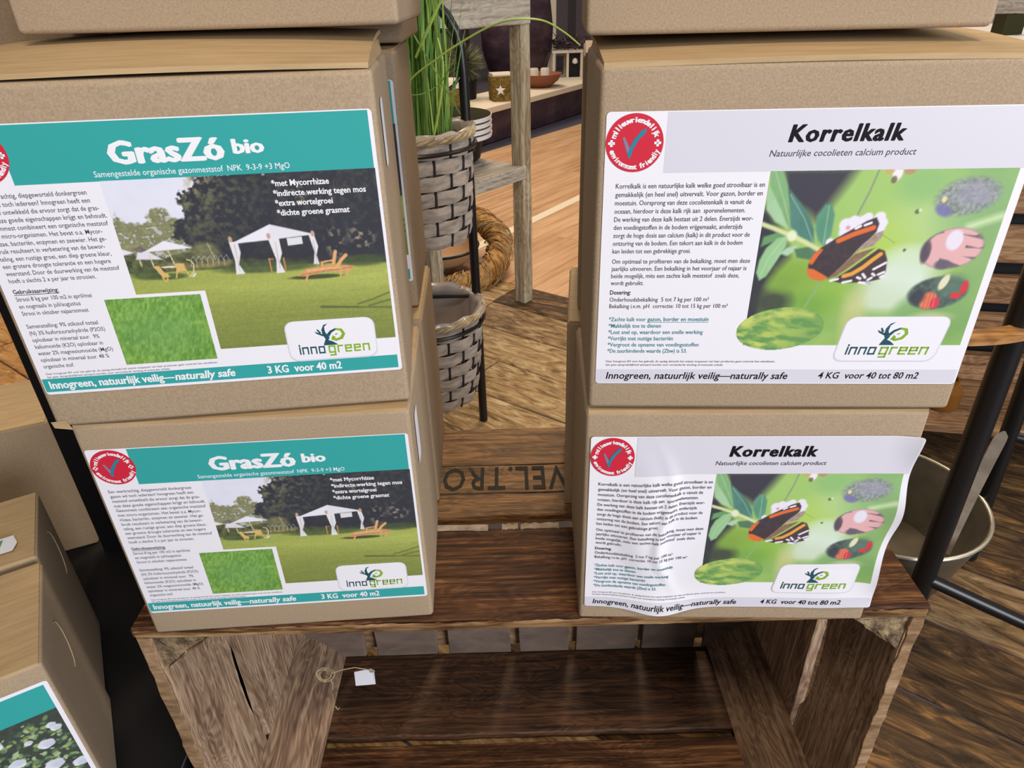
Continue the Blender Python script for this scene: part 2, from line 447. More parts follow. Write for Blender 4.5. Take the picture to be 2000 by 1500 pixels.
def paint_garden():
    p = Paint(0.325, 0.992, 0.194, 0.852, 340, 250)
    U, V = p.U, p.V
    f = fbm(U * 90, V * 66, 3); f2 = fbm(U * 26, V * 20, 11); g = fbm(U * 240, V * 150, 5, 3)
    sky = np.stack([222 - 12 * f2, 224 - 10 * f2, 240 - 4 * f2], -1)
    p.im[:] = sky
    tl = [(0.32, 0.33), (0.335, 0.31), (0.345, 0.33), (0.366, 0.348), (0.385, 0.352), (0.402, 0.352), (0.408, 0.325), (0.423, 0.303), (0.442, 0.293), (0.461, 0.307),
          (0.468, 0.336), (0.485, 0.33), (0.50, 0.34), (0.60, 0.40), (0.60, 0.54), (0.32, 0.54)]
    m = p.poly(tl, 0.006, 0.035, 21)
    m = m * np.clip((f - .30) * 7, 0.35, 1)
    tc = np.stack([96 + 100 * (f - .35), 98 + 95 * (f - .35), 62 + 80 * (f - .35)], -1)
    p.mix(m, tc)
    big = [(0.463, 0.36), (0.480, 0.345), (0.497, 0.33), (0.506, 0.30), (0.498, 0.265), (0.515, 0.245), (0.535, 0.235), (0.545, 0.19), (1.0, 0.18), (1.0, 0.56), (0.5, 0.56), (0.49, 0.43), (0.465, 0.40)]
    m = p.poly(big, 0.004, 0.04, 33)
    d = np.clip((U - .5) / .2, 0, 1)
    k = np.clip((f - .42) * 3, 0, 1) * (1 - .75 * d) * np.clip(1.3 - (V - .2) / .25, .15, 1)
    tc = np.stack([30 + 75 * k + 6 * f2, 31 + 78 * k + 6 * f2, 38 + 32 * k + 8 * f2], -1)
    p.mix(m, tc)
    for (cu, cv, ru, rv) in ((.935, .435, .030, .045), (.865, .455, .022, .05), (.55, .20, .03, .04), (.80, .28, .02, .03)):
        m = p.ell(cu, cv, ru, rv, .9) * np.clip((f - .5) * 7, 0, 1) * .75
        p.mix(m, (168, 150, 118))
    # hedge and border bed
    m = p.poly([(0.32, 0.45), (.36, .46), (.42, .475), (.50, .455), (.53, .43), (.556, .445), (.56, .50), (.62, .49), (.70, .505), (1, .50), (1, .56), (.32, .56)], .006, .02, 4)
    bc = np.stack([58 + 90 * (f - .4), 64 + 90 * (f - .4), 36 + 50 * (f - .4)], -1)
    p.mix(m * np.clip(1.25 - (U - .45) * 3.2, 0, 1), bc)
    p.mix(p.ell(.53, .46, .035, .035, .5), np.stack([92 + 60 * (f - .4), 92 + 60 * (f - .4), 48 + 30 * f], -1))
    p.mix(p.line([(.54, .43), (.55, .49)], .0016) * .7, (180, 165, 130))
    p.mix(p.line([(.425, .505), (.50, .512), (.58, .505)], .008, .012) * .6, np.stack([150 + 60 * (f - .5), 130 + 60 * (f - .5), 70 + 0 * f], -1))
    for i in range(7):
        c = .485 + i * .014
        p.mix(p.line([(c, .515), (c + .004, .485), (c + .012, .475), (c + .017, .50)], .0009) * .55, (190, 190, 190))
    # lawn
    lm = np.clip((V - (.528 + .010 * (U > .8) * (U - .8) * 5)) / .006 + .5, 0, 1)
    t = np.clip((V - .53) / .32, 0, 1)
    hl = np.exp(-((V - .60) / .06) ** 2) * (0.4 + .6 * (U - .3))
    st = fbm(U * 10, V * 120, 8)
    lc = np.stack([142 + 30 * hl - 34 * t + 22 * (g - .5) + 16 * (st - .5), 154 + 28 * hl - 36 * t + 22 * (g - .5) + 16 * (st - .5), 62 + 18 * hl - 16 * t + 20 * (g - .5)], -1)
    p.mix(lm, lc)
    for (cu, cv, ru, rv) in ((.68, .532, .13, .020), (.42, .545, .05, .012), (.80, .578, .06, .008), (.93, .526, .07, .022), (.37, .533, .04, .02)):
        p.mix(p.ell(cu, cv, ru, rv, .5) * .85, np.stack([44 + 24 * f, 56 + 30 * f, 30 + 14 * f], -1))
    for l in (((.80, .70), (.87, .71), (.99, .722)), ((.90, .70), (.94, .685), (.99, .66)), ((.93, .71), (.96, .70), (.99, .69)), ((.80, .705), (.84, .708), (.9, .712))):
        p.mix(p.line(l, .0022, .004) * .6, (54, 62, 30))
    wh = (226, 226, 240)
    # gazebo
    p.mix(p.poly([(0.596, 0.437), (0.705, 0.373), (0.815, 0.418), (0.696, 0.430), (0.603, .437)], .003), wh)
    p.mix(p.poly([(0.696, 0.428), (0.705, 0.373), (0.815, 0.418)], .003) * .6, (212, 212, 224))
    for q in ([(0.594, 0.427), (0.616, 0.431), (0.618, 0.471), (0.607, 0.515), (0.618, 0.552), (0.594, 0.553), (0.599, 0.502)],
              [(0.694, 0.422), (0.722, 0.418), (0.723, 0.481), (0.713, 0.514), (0.722, 0.556), (0.699, 0.557), (0.705, 0.506)],
              [(0.799, 0.414), (0.813, 0.418), (0.819, 0.464), (0.811, 0.497), (0.815, 0.532), (0.800, 0.530), (0.807, 0.483)]):
        p.mix(p.poly(q, .002), (220, 219, 226))
        c = sum(a for a, b in q) / len(q)
        p.mix(p.line([(c, .44), (c - .001, .54)], .0014) * .5, (160, 158, 158))
    p.mix(p.poly([(0.742, 0.427), (0.781, 0.424), (0.781, 0.451), (0.742, 0.455)], .002), (214, 216, 222))
    br = (178, 118, 66)
    p.mix(p.line([(.687, .50), (.687, .55)], .0022), br)
    p.mix(p.line([(.685, .502), (.697, .502)], .0018), br)
    p.mix(p.line([(.724, .50), (.724, .548)], .0018), br)
    for q in (.599, .697, .810):
        p.mix(p.ell(q, .415 if q > .6 else .42, .005, .011, .3), (186, 150, 130))
    # umbrella and small roofs
    p.mix(p.poly([(0.376, 0.449), (0.434, 0.411), (0.500, 0.443), (0.437, 0.446)], .002), wh)
    p.mix(p.poly([(0.352, 0.475), (0.361, 0.448), (0.386, 0.447), (0.420, 0.480)], .004), (214, 214, 228))
    p.mix(p.poly([(0.322, 0.432), (0.352, 0.449), (0.322, 0.458)], .002), (220, 220, 232))
    p.mix(p.poly([(0.35, 0.44), (0.372, 0.425), (0.385, 0.44), (0.37, 0.45)], .003) * .8, (90, 76, 84))
    for l in (((.437, .445), (.446, .51)), ((.388, .46), (.392, .51)), ((.36, .47), (.362, .5))):
        p.mix(p.line(l, .0016) * .9, (212, 196, 160))
    ch = (208, 170, 96)
    for q in ([(0.390, 0.503), (0.404, 0.503), (0.413, 0.53), (0.426, 0.545), (0.405, 0.552)], [(0.447, 0.497), (0.469, 0.499), (0.470, 0.526), (0.443, 0.530)]):
        p.mix(p.poly(q, .002, .006, 2), ch)
    for l in (((.405, .55), (.412, .565)), ((.42, .535), (.415, .562)), ((.446, .525), (.44, .552)), ((.468, .52), (.474, .55)), ((.410, .508), (.446, .512))):
        p.mix(p.line(l, .0017), ch)
    p.mix(p.line([(.415, .510), (.440, .508)], .002), (216, 220, 226))
    p.mix(p.line([(.476, .55), (.488, .53), (.492, .505), (.488, .49), (.478, .485)], .0016), (206, 192, 150))
    p.mix(p.line([(.483, .55), (.490, .54)], .0024), (220, 215, 200))
    # loungers
    lo = (206, 142, 88)
    p.mix(p.ell(.80, .581, .07, .008, .4) * .8, (48, 56, 26))
    p.mix(p.poly([(0.751, 0.575), (0.775, 0.548), (0.845, 0.535), (0.906, 0.547), (0.890, 0.566), (0.83, .563), (0.78, .575)], .002, .006, 6), lo)
    p.mix(p.line([(.78, .556), (.84, .548), (.88, .555)], .0014) * .7, (240, 196, 140))
    p.mix(p.line([(.76, .570), (.83, .560), (.90, .550)], .0012) * .7, (140, 84, 50))
    for l in (((.860, .545), (.873, .520), (.887, .503)), ((.852, .53), (.857, .505), (.861, .487))):
        p.mix(p.line(l, .0046, .003), (220, 158, 100))
    for l in (((.779, .572), (.772, .592)), ((.868, .56), (.865, .585)), ((.886, .56), (.882, .582)), ((.82, .525), (.85, .52)), ((.822, .525), (.82, .545))):
        p.mix(p.line(l, .0024), (216, 152, 96))
    # white corner at lower left of the picture (paper shows)
    return p

def paint_turf():
    p = Paint(0.240, 0.488, 0.620, 0.892, 130, 100)
    U, V = p.U, p.V
    g = fbm(U * 160 + V * 30, V * 60, 15, 4); h = fbm(U * 14, V * 12, 16)
    b = np.clip(1 - (V - .62) / .5, 0, 1)
    p.im[:] = np.stack([76 + 95 * (g - .3) + 30 * (h - .5), 128 + 85 * (g - .3) + 20 * (h - .5), 34 + 70 * (g - .3)], -1)
    p.im += (b * 10 - 4)[..., None]
    m = p.ell(.36, .77, .10, .09, .9) * .3
    p.mix(m, (96, 150, 84))
    return p

def paint_butterfly():
    p = Paint(0.372, 0.980, 0.190, 0.858, 330, 270)
    U, V = p.U, p.V
    f = fbm(U * 16, V * 12, 40, 3); g = fbm(U * 110, V * 80, 41)
    p.im[:] = np.stack([140 + 50 * (f - .5), 178 + 40 * (f - .5), 82 + 50 * (f - .5)], -1)
    def blob(cu, cv, ru, rv, col, k=1, soft=.9, a=0):
        p.mix(p.ell(cu, cv, ru, rv, soft, a) * k, col)
    blob(.70, .30, .18, .22, (150, 192, 96), .9)
    blob(.72, .44, .10, .10, (166, 200, 70), .8)
    blob(.85, .36, .12, .12, (168, 200, 128), .8)
    blob(.93, .30, .10, .16, (120, 168, 104), .8)
    blob(.77, .24, .06, .06, (126, 178, 104), .8)
    blob(.775, .57, .085, .09, (206, 222, 206), 1)
    blob(.74, .65, .08, .06, (196, 214, 188), .9)
    blob(.79, .50, .06, .05, (198, 220, 190), .8)
    blob(.57, .62, .09, .08, (126, 172, 56), .9)
    blob(.49, .56, .07, .07, (120, 160, 50), .95)
    blob(.52, .68, .10, .06, (104, 156, 52), .9)
    blob(.92, .73, .10, .12, (104, 152, 78), .8)
    blob(.95, .50, .04, .2, (116, 160, 96), .7)
    blob(.72, .76, .12, .06, (120, 166, 80), .8)
    blob(.675, .72, .03, .10, (190, 190, 120), .7)
    blob(.815, .70, .035, .05, (112, 160, 90), .8)
    blob(.88, .72, .05, .02, (206, 200, 170), .6)
    # dark corners
    dk = (44, 42, 54)
    p.mix(p.poly([(0.426, 0.180), (0.605, 0.180), (0.585, 0.236), (0.548, 0.325), (0.530, 0.360), (0.500, 0.330), (0.44, 0.29)], .035), dk)
    p.mix(p.poly([(0.37, 0.28), (0.42, 0.33), (0.47, 0.45), (0.478, 0.49), (0.455, 0.53), (0.435, 0.60), (0.43, .72), (0.37, 0.86)], .03), (38, 40, 46))
    blob(.46, .66, .045, .05, (46, 52, 44), .9)
    blob(.478, .585, .035, .035, (112, 152, 52), .8)
    # leaves
    def leaf(pts, col, vein=None):
        m = p.poly(pts, .006)
        sh = fbm(U * 20, V * 8, len(pts) + 60)
        c = np.array(col)[None, None, :] + ((sh - .5) * 36)[..., None]
        p.mix(m, c)
        if vein: p.mix(p.line(vein, .0012, .003) * .5, (190, 214, 180))
    leaf([(0.400, 0.180), (0.428, 0.185), (0.447, 0.240), (0.462, 0.320), (0.472, 0.385), (0.447, 0.350), (0.420, 0.290), (0.404, 0.24)], (112, 164, 104), [(.41, .19), (.44, .28), (.47, .38)])
    leaf([(0.396, 0.235), (0.412, 0.260), (0.440, 0.320), (0.466, 0.388), (0.430, 0.362), (0.404, 0.320)], (156, 196, 150))
    leaf([(0.452, 0.252), (0.485, 0.299), (0.512, 0.345), (0.530, 0.39), (0.538, 0.450), (0.502, 0.422), (0.470, 0.380)], (64, 116, 104), [(.456, .27), (.50, .35), (.535, .44)])
    leaf([(0.530, 0.345), (0.545, 0.305), (0.560, .302), (0.573, .34), (0.575, 0.408), (0.563, 0.450), (0.545, 0.43), (0.532, 0.387)], (78, 138, 110), [(.555, .31), (.56, .44)])
    leaf([(0.408, 0.415), (0.440, 0.400), (0.465, 0.415), (0.43, 0.435), (0.405, 0.45)], (92, 146, 92))
    leaf([(0.404, 0.545), (0.407, 0.500), (0.419, 0.455), (0.443, 0.420), (0.468, 0.412), (0.468, .45), (0.452, 0.500), (0.431, 0.560), (0.415, .575)], (140, 190, 132), [(.46, .42), (.43, .49), (.415, .56)])
    leaf([(0.455, 0.475), (0.470, .455), (0.497, 0.444), (0.492, .466), (0.475, 0.484)], (164, 206, 172))
    leaf([(0.490, 0.46), (0.53, .45), (0.56, .47), (0.54, .50), (0.50, .49)], (70, 112, 78))
    p.mix(p.line([(.376, .358), (.43, .385), (.478, .412), (.515, .435), (.556, .466)], .0058, .006), (204, 214, 150))
    blob(.478, .412, .012, .02, (226, 232, 200), .9, .5)
    # stalks
    p.mix(p.line([(0.656, 0.185), (.645, .26), (0.627, 0.346), (.618, .40)], .0024, .003) * .85, (122, 132, 116))
    p.mix(p.line([(0.572, 0.585), (0.560, 0.63), (0.545, 0.680)], .0024, .003) * .85, (132, 160, 120))
    blob(.70, .20, .012, .028, (232, 226, 236), 1, .4); blob(.68, .195, .012, .012, (206, 150, 90), .8, .5); blob(.727, .195, .014, .014, (180, 120, 90), .8, .5); blob(.695, .225, .007, .012, (90, 70, 50), .8, .5)
    # flower behind the wing
    for (a, b, r) in ((.606, .375, .017), (.612, .40, .02), (.624, .362, .014), (.645, .362, .014), (.655, .35, .012), (.684, .35, .014), (.692, .37, .014), (.690, .392, .013), (.575, .435, .010), (.63, .385, .02)):
        blob(a, b, r, r * 1.35, (226, 222, 240), 1, .35)
    blob(.612, .385, .005, .007, (214, 120, 120), .8)
    # upper wing
    wing = [(0.533, 0.514), (0.540, 0.485), (0.556, 0.456), (0.589, 0.422), (0.632, 0.383), (0.655, 0.362), (0.676, 0.350), (0.686, 0.372), (0.684, .40), (0.669, 0.430), (0.650, 0.46), (0.625, 0.51), (0.606, 0.545), (0.592, 0.566), (0.565, .572), (0.545, 0.560), (0.535, .54)]
    p.mix(p.poly(wing, .004), np.stack([40 + 20 * g, 32 + 14 * g, 38 + 12 * g], -1))
    p.mix(p.poly([(0.640, 0.478), (0.66, .44), (0.685, .405), (0.702, .395), (0.700, .42), (0.685, .45), (0.655, .465)], .004), np.stack([128 + 50 * g, 106 + 50 * g, 96 + 50 * g], -1))
    p.mix(p.poly([(0.588, 0.572), (0.63, .50), (0.645, .478), (0.692, .456), (0.66, .50), (0.61, .56)], .004), np.stack([104 + 40 * g, 74 + 36 * g, 56 + 30 * g], -1))
    low = [(0.600, 0.578), (0.640, 0.535), (0.680, 0.485), (0.700, 0.460), (0.716, 0.468), (0.728, 0.50), (0.732, 0.545), (0.722, .572), (0.700, 0.580), (0.660, 0.585), (0.625, 0.586)]
    p.mix(p.poly(low, .004), (56, 42, 46))
    og = (216, 92, 34)
    p.mix(p.line([(0.596, 0.431), (0.63, 0.408), (0.674, 0.386)], .0066, .004), og)
    p.mix(p.poly([(0.531, 0.512), (0.540, 0.480), (0.556, 0.458), (0.563, .462), (0.552, .49), (0.543, .517)], .004), og)
    p.mix(p.poly([(0.532, 0.530), (0.548, 0.533), (0.568, .548), (0.590, 0.565), (0.575, 0.578), (0.552, .573), (0.536, .556)], .004), (214, 96, 36))
    p.mix(p.line([(0.629, 0.560), (0.648, .552), (0.672, 0.528), (0.692, .50), (0.708, 0.480)], .0058, .004), (226, 150, 50))
    whc = (232, 230, 240)
    for l in (((0.700, 0.535), (0.726, 0.512)), ((.632, .388), (.642, .380)), ((.652, .377), (.666, .369)), ((.676, .553), (.684, .566)), ((.692, .575), (.70, .567)), ((.715, .555), (.728, .546)), ((.598, .577), (.615, .571)), ((.63, .584), (.65, .578)), ((.672, .584), (.694, .588)), ((.664, .565), (.672, .57)), ((.70, .552), (.706, .558)), ((.722, .565), (.727, .56))):
        p.mix(p.line(l, .0034, .003), whc)
    p.mix(p.line([(.69, .585), (.70, .59)], .003), (170, 168, 210))
    p.mix(p.line([(.70, .41), (.735, .44)], .0009) * .5, (90, 100, 60))
    blob(.770, .332, .006, .008, (60, 80, 50), .8, .6); blob(.776, .328, .004, .006, (220, 230, 200), .8, .6); blob(.764, .466, .004, .006, (60, 80, 50), .8, .6)
    p.mix(p.line([(.905, .385), (.975, .350)], .007, .02) * .8, (222, 238, 190))
    # oval insets
    m = p.ell(.880, .283, .074, .063, .28, -.12)
    n1 = fbm(U * 150, V * 110, 71)
    p.mix(m * .95, np.stack([112 + 110 * (n1 - .4), 124 + 100 * (n1 - .4), 116 + 110 * (n1 - .4)], -1))
    blob(.895, .275, .05, .04, (150, 144, 176), .55)
    blob(.832, .33, .022, .018, (104, 100, 160), .9, .6, .5); blob(.826, .292, .006, .010, (226, 214, 150), .9, .5)
    m = p.ell(.880, .462, .075, .072, .14, -.1)
    p.mix(m, np.stack([70 + 60 * n1, 60 + 50 * n1, 68 + 60 * n1], -1))
    pk = (218, 164, 166)
    hand = np.zeros(U.shape)
    for l, w in ((((.835, .53), (.845, .46), (.87, .43)), .017), (((.85, .43), (.90, .43), (.945, .445)), .0115), (((.87, .47), (.91, .475), (.95, .478)), .0115), (((.86, .48), (.90, .50), (.93, .515)), .012), (((.86, .40), (.90, .395), (.925, .40)), .012), (((.85, .45), (.88, .45)), .032)):
        hand = np.maximum(hand, p.line(l, w, .004))
    p.mix(hand * m, pk)
    blob(.880, .432, .020, .036, (222, 216, 232), 1, .3)
    blob(.818, .475, .012, .04, (70, 58, 70), .9, .4)
    blob(.868, .52, .02, .018, (84, 78, 92), .9, .5)
    m = p.ell(.878, .625, .075, .062, .16, -.12)
    n2 = fbm(U * 90, V * 60, 75)
    p.mix(m, np.stack([50 + 60 * (n2 - .3), 66 + 70 * (n2 - .3), 62 + 60 * (n2 - .3)], -1))
    blob(.905, .60, .04, .045, (82, 112, 92), .7, .6)
    blob(.886, .585, .010, .030, (226, 220, 180), .95, .4, .3)
    blob(.860, .655, .022, .034, (206, 96, 66), 1, .3); blob(.878, .665, .012, .022, (204, 40, 66), 1, .4)
    for i in range(4):
        p.mix(p.line([(.848 + i * .009, .63), (.846 + i * .010, .68)], .0012) * .5, (230, 150, 110))
    blob(.925, .636, .014, .012, (206, 40, 44), 1, .4); blob(.941, .605, .009, .026, (206, 36, 48), 1, .4)
    blob(.83, .64, .018, .03, (40, 40, 52), .8, .6)
    return p

def paint_leaf():
    p = Paint(0.374, 0.612, 0.672, 0.860, 120, 80)
    U, V = p.U, p.V
    st = fbm((U * .9 + V * .35) * 26, (V - .28 * U) * 44, 81)
    g = np.clip((st - .38) * 4, 0, 1) * np.clip(1.35 - (U - .37) / .2, .1, 1)
    p.im[:] = np.stack([84 + 100 * g, 138 + 62 * g, 66 + 20 * g], -1)
    p.mix(p.line([(.40, .75), (.46, .715), (.52, .70), (.57, .71)], .006, .014) * .7, (206, 208, 96))
    p.mix(p.line([(.43, .80), (.50, .775), (.58, .77)], .004, .012) * .5, (150, 178, 70))
    return p

def paint_rose():
    p = Paint(0.30, 0.985, 0.200, 0.90, 300, 240)
    U, V = p.U, p.V
    f = fbm(U * 60, V * 44, 91); h = fbm(U * 130, V * 96, 95)
    p.im[:] = np.stack([30 + 26 * f, 36 + 30 * f, 34 + 20 * f], -1)
    rd = random.Random(5)
    for i in range(520):
        cu, cv = rd.uniform(.55, .985), rd.uniform(.22, .70)
        if cv < .24 + .05 * math.sin(cu * 40): continue
        r = rd.uniform(.005, .014); a = rd.uniform(0, 3.1)
        c = rd.choice([(120, 150, 96), (76, 108, 62), (160, 184, 132), (98, 126, 74), (150, 170, 84), (60, 88, 58)])
        p.mix(p.ell(cu, cv, r, r * rd.uniform(.45, .8) / .74, .5, a) * .9, c)
    for (cu, cv, r) in ((.765, .295, .026), (.955, .33, .016), (.945, .30, .014), (.80, .47, .024), (.905, .415, .024), (.895, .58, .028), (.80, .62, .02), (.70, .42, .02), (.97, .64, .024), (.73, .56, .02), (.86, .36, .012), (.62, .30, .02), (.64, .5, .022)):
        for k in range(5):
            a = k * 1.256 + cu * 9
            p.mix(p.ell(cu + .45 * r * math.cos(a), cv + .6 * r * math.sin(a), r * .75, r * .8, .2), (222 - 8 * k, 224 - 7 * k, 238 - 6 * k))
    return p

# ------------------------------------------------------------------ printed labels
LW, LH = 0.512, 0.46          # box face in layout units
TXT = {}
def glyphs(st, bold=0.0, shear=0.0, spacing=1.0):
    key = (st, bold, shear, spacing)
    if key in TXT: return TXT[key]
    cu = bpy.data.curves.new('t', 'FONT')
    cu.body = st; cu.size = 1.0; cu.offset = bold; cu.shear = shear; cu.space_character = spacing
    cu.resolution_u = 2; cu.fill_mode = 'BOTH' if cu.dimensions == '3D' else 'FRONT'
    o = bpy.data.objects.new('t', cu)
    me = bpy.data.meshes.new_from_object(o)
    vs = [(v.co.x, v.co.y) for v in me.vertices]
    fs = [tuple(p.vertices) for p in me.polygons]
    bpy.data.objects.remove(o); bpy.data.meshes.remove(me); bpy.data.curves.remove(cu)
    TXT[key] = (vs, fs)
    return TXT[key]

CAP = 0.70   # cap height of the built-in font at size 1 (approx.)

class Label:
    """flat print laid on a box face; (u, v) run over the label, v downwards"""
    def __init__(s, lu0, lu1, lv0, lv1, warp=None, edge=None):
        s.r = (lu0, lu1, lv0, lv1); s.warp = warp; s.edge = edge
    def P(s, u, v, off):
        lu0, lu1, lv0, lv1 = s.r
        if s.edge: u, v = s.edge(u, v)
        y = -(0.0010 + off * (.7 if s.warp else .25))
        if s.warp: y -= s.warp(u, v)
        return (LW * (lu0 + (lu1 - lu0) * u), y, LH * (1 - (lv0 + (lv1 - lv0) * v)))
    def rect(s, mb, u0, u1, v0, v1, off, mi, nu=12, nv=6):
        mb.grid(lambda a, b: s.P(u0 + (u1 - u0) * a, v1 + (v0 - v1) * b, off), nu, nv, mi)
    def rrect(s, mb, u0, u1, v0, v1, r, off, mi, nu=24, nv=16, sk=0.0):
        """rounded rectangle as a grid whose rows shrink near the corners"""
        ar = 0.742
        def f(a, b):
            v = v1 + (v0 - v1) * b
            dy = min(v - v0, v1 - v) * ar
            ins = r - math.sqrt(max(0, r * r - (r - dy) ** 2)) if dy < r else 0
            u = u0 + ins + (u1 - u0 - 2 * ins) * a
            return s.P(u + sk * (v1 - v) , v, off)
        # dense rows near both ends
        rows = [0, .1 * r, .3 * r, .6 * r, r]
        H = (v1 - v0)
        tb = sorted(set([x / ar / H for x in rows] + [1 - x / ar / H for x in rows] + [i / nv for i in range(1, nv) if r / ar / H < i / nv < 1 - r / ar / H]))
        vs = [f(i / nu, t) for t in tb for i in range(nu + 1)]
        w = nu + 1
        fs = [(j * w + i, j * w + i + 1, j * w + w + i + 1, j * w + w + i) for j in range(len(tb) - 1) for i in range(nu)]
        mb.add(vs, fs, mi)
    def poly(s, mb, pts, off, mi):
        mb.add([s.P(u, v, off) for u, v in reversed(pts)], [tuple(range(len(pts)))], mi)
    def text(s, mb, st, u0, v, u1=None, cap=0.02, bold=0.0, shear=0.0, mi=0, off=0.0012, sx=None, sp=1.0):
        heavy = bold
        bold = min(bold, .014)
        vs, fs = glyphs(st, bold, shear, sp)
        if not vs: return
        x0 = min(p[0] for p in vs); x1 = max(p[0] for p in vs)
        k = (u1 - u0) / (x1 - x0) if u1 is not None else sx
        ky = cap / CAP
        sh = [(0, 0)]
        if heavy > .014:
            e = heavy * 1.0
            sh = [(-e, 0), (e, 0), (0, e * .4), (0, -e * .4), (-e * .5, -e * .2), (e * .5, e * .2)]
        for i_, (a_, b_) in enumerate(sh):
            mb.add([s.P(u0 + (p[0] + a_ - x0) * k, v - (p[1] + b_) * ky, off + i_ * .0002) for p in vs], fs, mi)
        return k
    def arc(s, mb, st, cu, cv, r, a0, a1, h, mi, inward=False):
        """letters set round a circle; angles in degrees, clockwise from the top"""
        n = len(st)
        ar = 0.742
        for i, ch in enumerate(st):
            if ch == ' ': continue
            hv = .03
            a = R(a0 + (a1 - a0) * i / (n - 1))
            vs, fs = glyphs(ch, 0.018, 0)
            xm = (min(p[0] for p in vs) + max(p[0] for p in vs)) / 2
            k = h / CAP
            out = []
            for (x, y) in vs:
                X = (x - xm) * k; Y = y * k
                rr = r + (Y if not inward else -Y)
                th = a + (X if not inward else -X) / r
                out.append(s.P(cu + rr * math.sin(th), cv - rr * math.cos(th) / ar, 0.0024))
            mb.add(out, fs, mi)
            mb.add([(p[0] + .0009, p[1] - .00008, p[2]) for p in out], fs, mi)

def strokes_word(L, mb, word, u0, v, w, h, mi, off, sl=0.0):
    """square techno lettering drawn as bars on a 3 x 4 cell"""
    G = {'i': [((1, 0), (1, 3)), ((1, 4), (1, 4.3))],
         'n': [((0, 0), (0, 3)), ((0, 3), (3, 3)), ((3, 3), (3, 0))],
         'o': [((0, 0), (0, 3)), ((0, 3), (3, 3)), ((3, 3), (3, 0)), ((3, 0), (0, 0))],
         'g': [((0, 0), (0, 3)), ((0, 3), (3, 3)), ((3, 3), (3, -1.5)), ((3, 0), (0, 0)), ((3, -1.5), (0.4, -1.5))],
         'r': [((0, 0), (0, 3)), ((0, 3), (2.4, 3))],
         'e': [((0, 0), (0, 3)), ((0, 3), (3, 3)), ((3, 3), (3, 1.6)), ((3, 1.6), (0, 1.6)), ((0, 0), (2.8, 0))]}
    x = u0
    cw = w / sum({'i': .55, 'r': .85}.get(c, 1) for c in word)
    for c in word:
        k = cw * .62 / 3
        ky = h / 3
        tu, tv = cw * .085, h * .13
        for (a, b) in G[c]:
            xa, xb = sorted((x + a[0] * k, x + b[0] * k)); va, vb = sorted((v - a[1] * ky, v - b[1] * ky))
            xa -= tu; xb += tu; va -= tv; vb += tv
            L.poly(mb, [(xa + sl * (v - va), va), (xb + sl * (v - va), va), (xb + sl * (v - vb), vb), (xa + sl * (v - vb), vb)], off, mi)
        x += cw * {'i': .55, 'r': .85}.get(c, 1)

def photo_grid(L, p, off, keep=None):
    nv, nu = p.U.shape
    vs = []
    U = p.U; V = p.V
    uu = U.ravel(); vv = V.ravel()
    if L.warp or L.edge:
        co = np.array([L.P(float(a), float(b), off) for a, b in zip(uu, vv)])
    else:
        lu0, lu1, lv0, lv1 = L.r
        co = np.stack([LW * (lu0 + (lu1 - lu0) * uu), np.full(uu.shape, -(0.0010 + off * .25)), LH * (1 - (lv0 + (lv1 - lv0) * vv))], -1)
    idx = np.arange(nv * nu).reshape(nv, nu)
    q = np.stack([idx[1:, :-1], idx[1:, 1:], idx[:-1, 1:], idx[:-1, :-1]], -1)
    if keep is not None:
        uc = (U[1:, 1:] + U[:-1, :-1]) / 2; vc = (V[1:, 1:] + V[:-1, :-1]) / 2
        q = q[keep(uc, vc)]
    q = q.reshape(-1, 4)
    used, inv = np.unique(q, return_inverse=True)
    q = inv.reshape(-1, 4)
    co = co[used] * S
    me = bpy.data.meshes.new('label_photo')
    me.vertices.add(len(co)); me.vertices.foreach_set('co', co.ravel())
    me.loops.add(q.size); me.loops.foreach_set('vertex_index', q.ravel().astype(np.int32))
    me.polygons.add(len(q)); me.polygons.foreach_set('loop_start', (np.arange(len(q)) * 4).astype(np.int32))
    me.update(calc_edges=True)
    ca = me.color_attributes.new('Col', 'FLOAT_COLOR', 'POINT')
    col = p.lin().reshape(-1, 3)[used]
    ca.data.foreach_set('color', np.concatenate([col, np.ones((len(col), 1))], 1).ravel().astype(np.float32))
    me.materials.append(M['photo'])
    return me

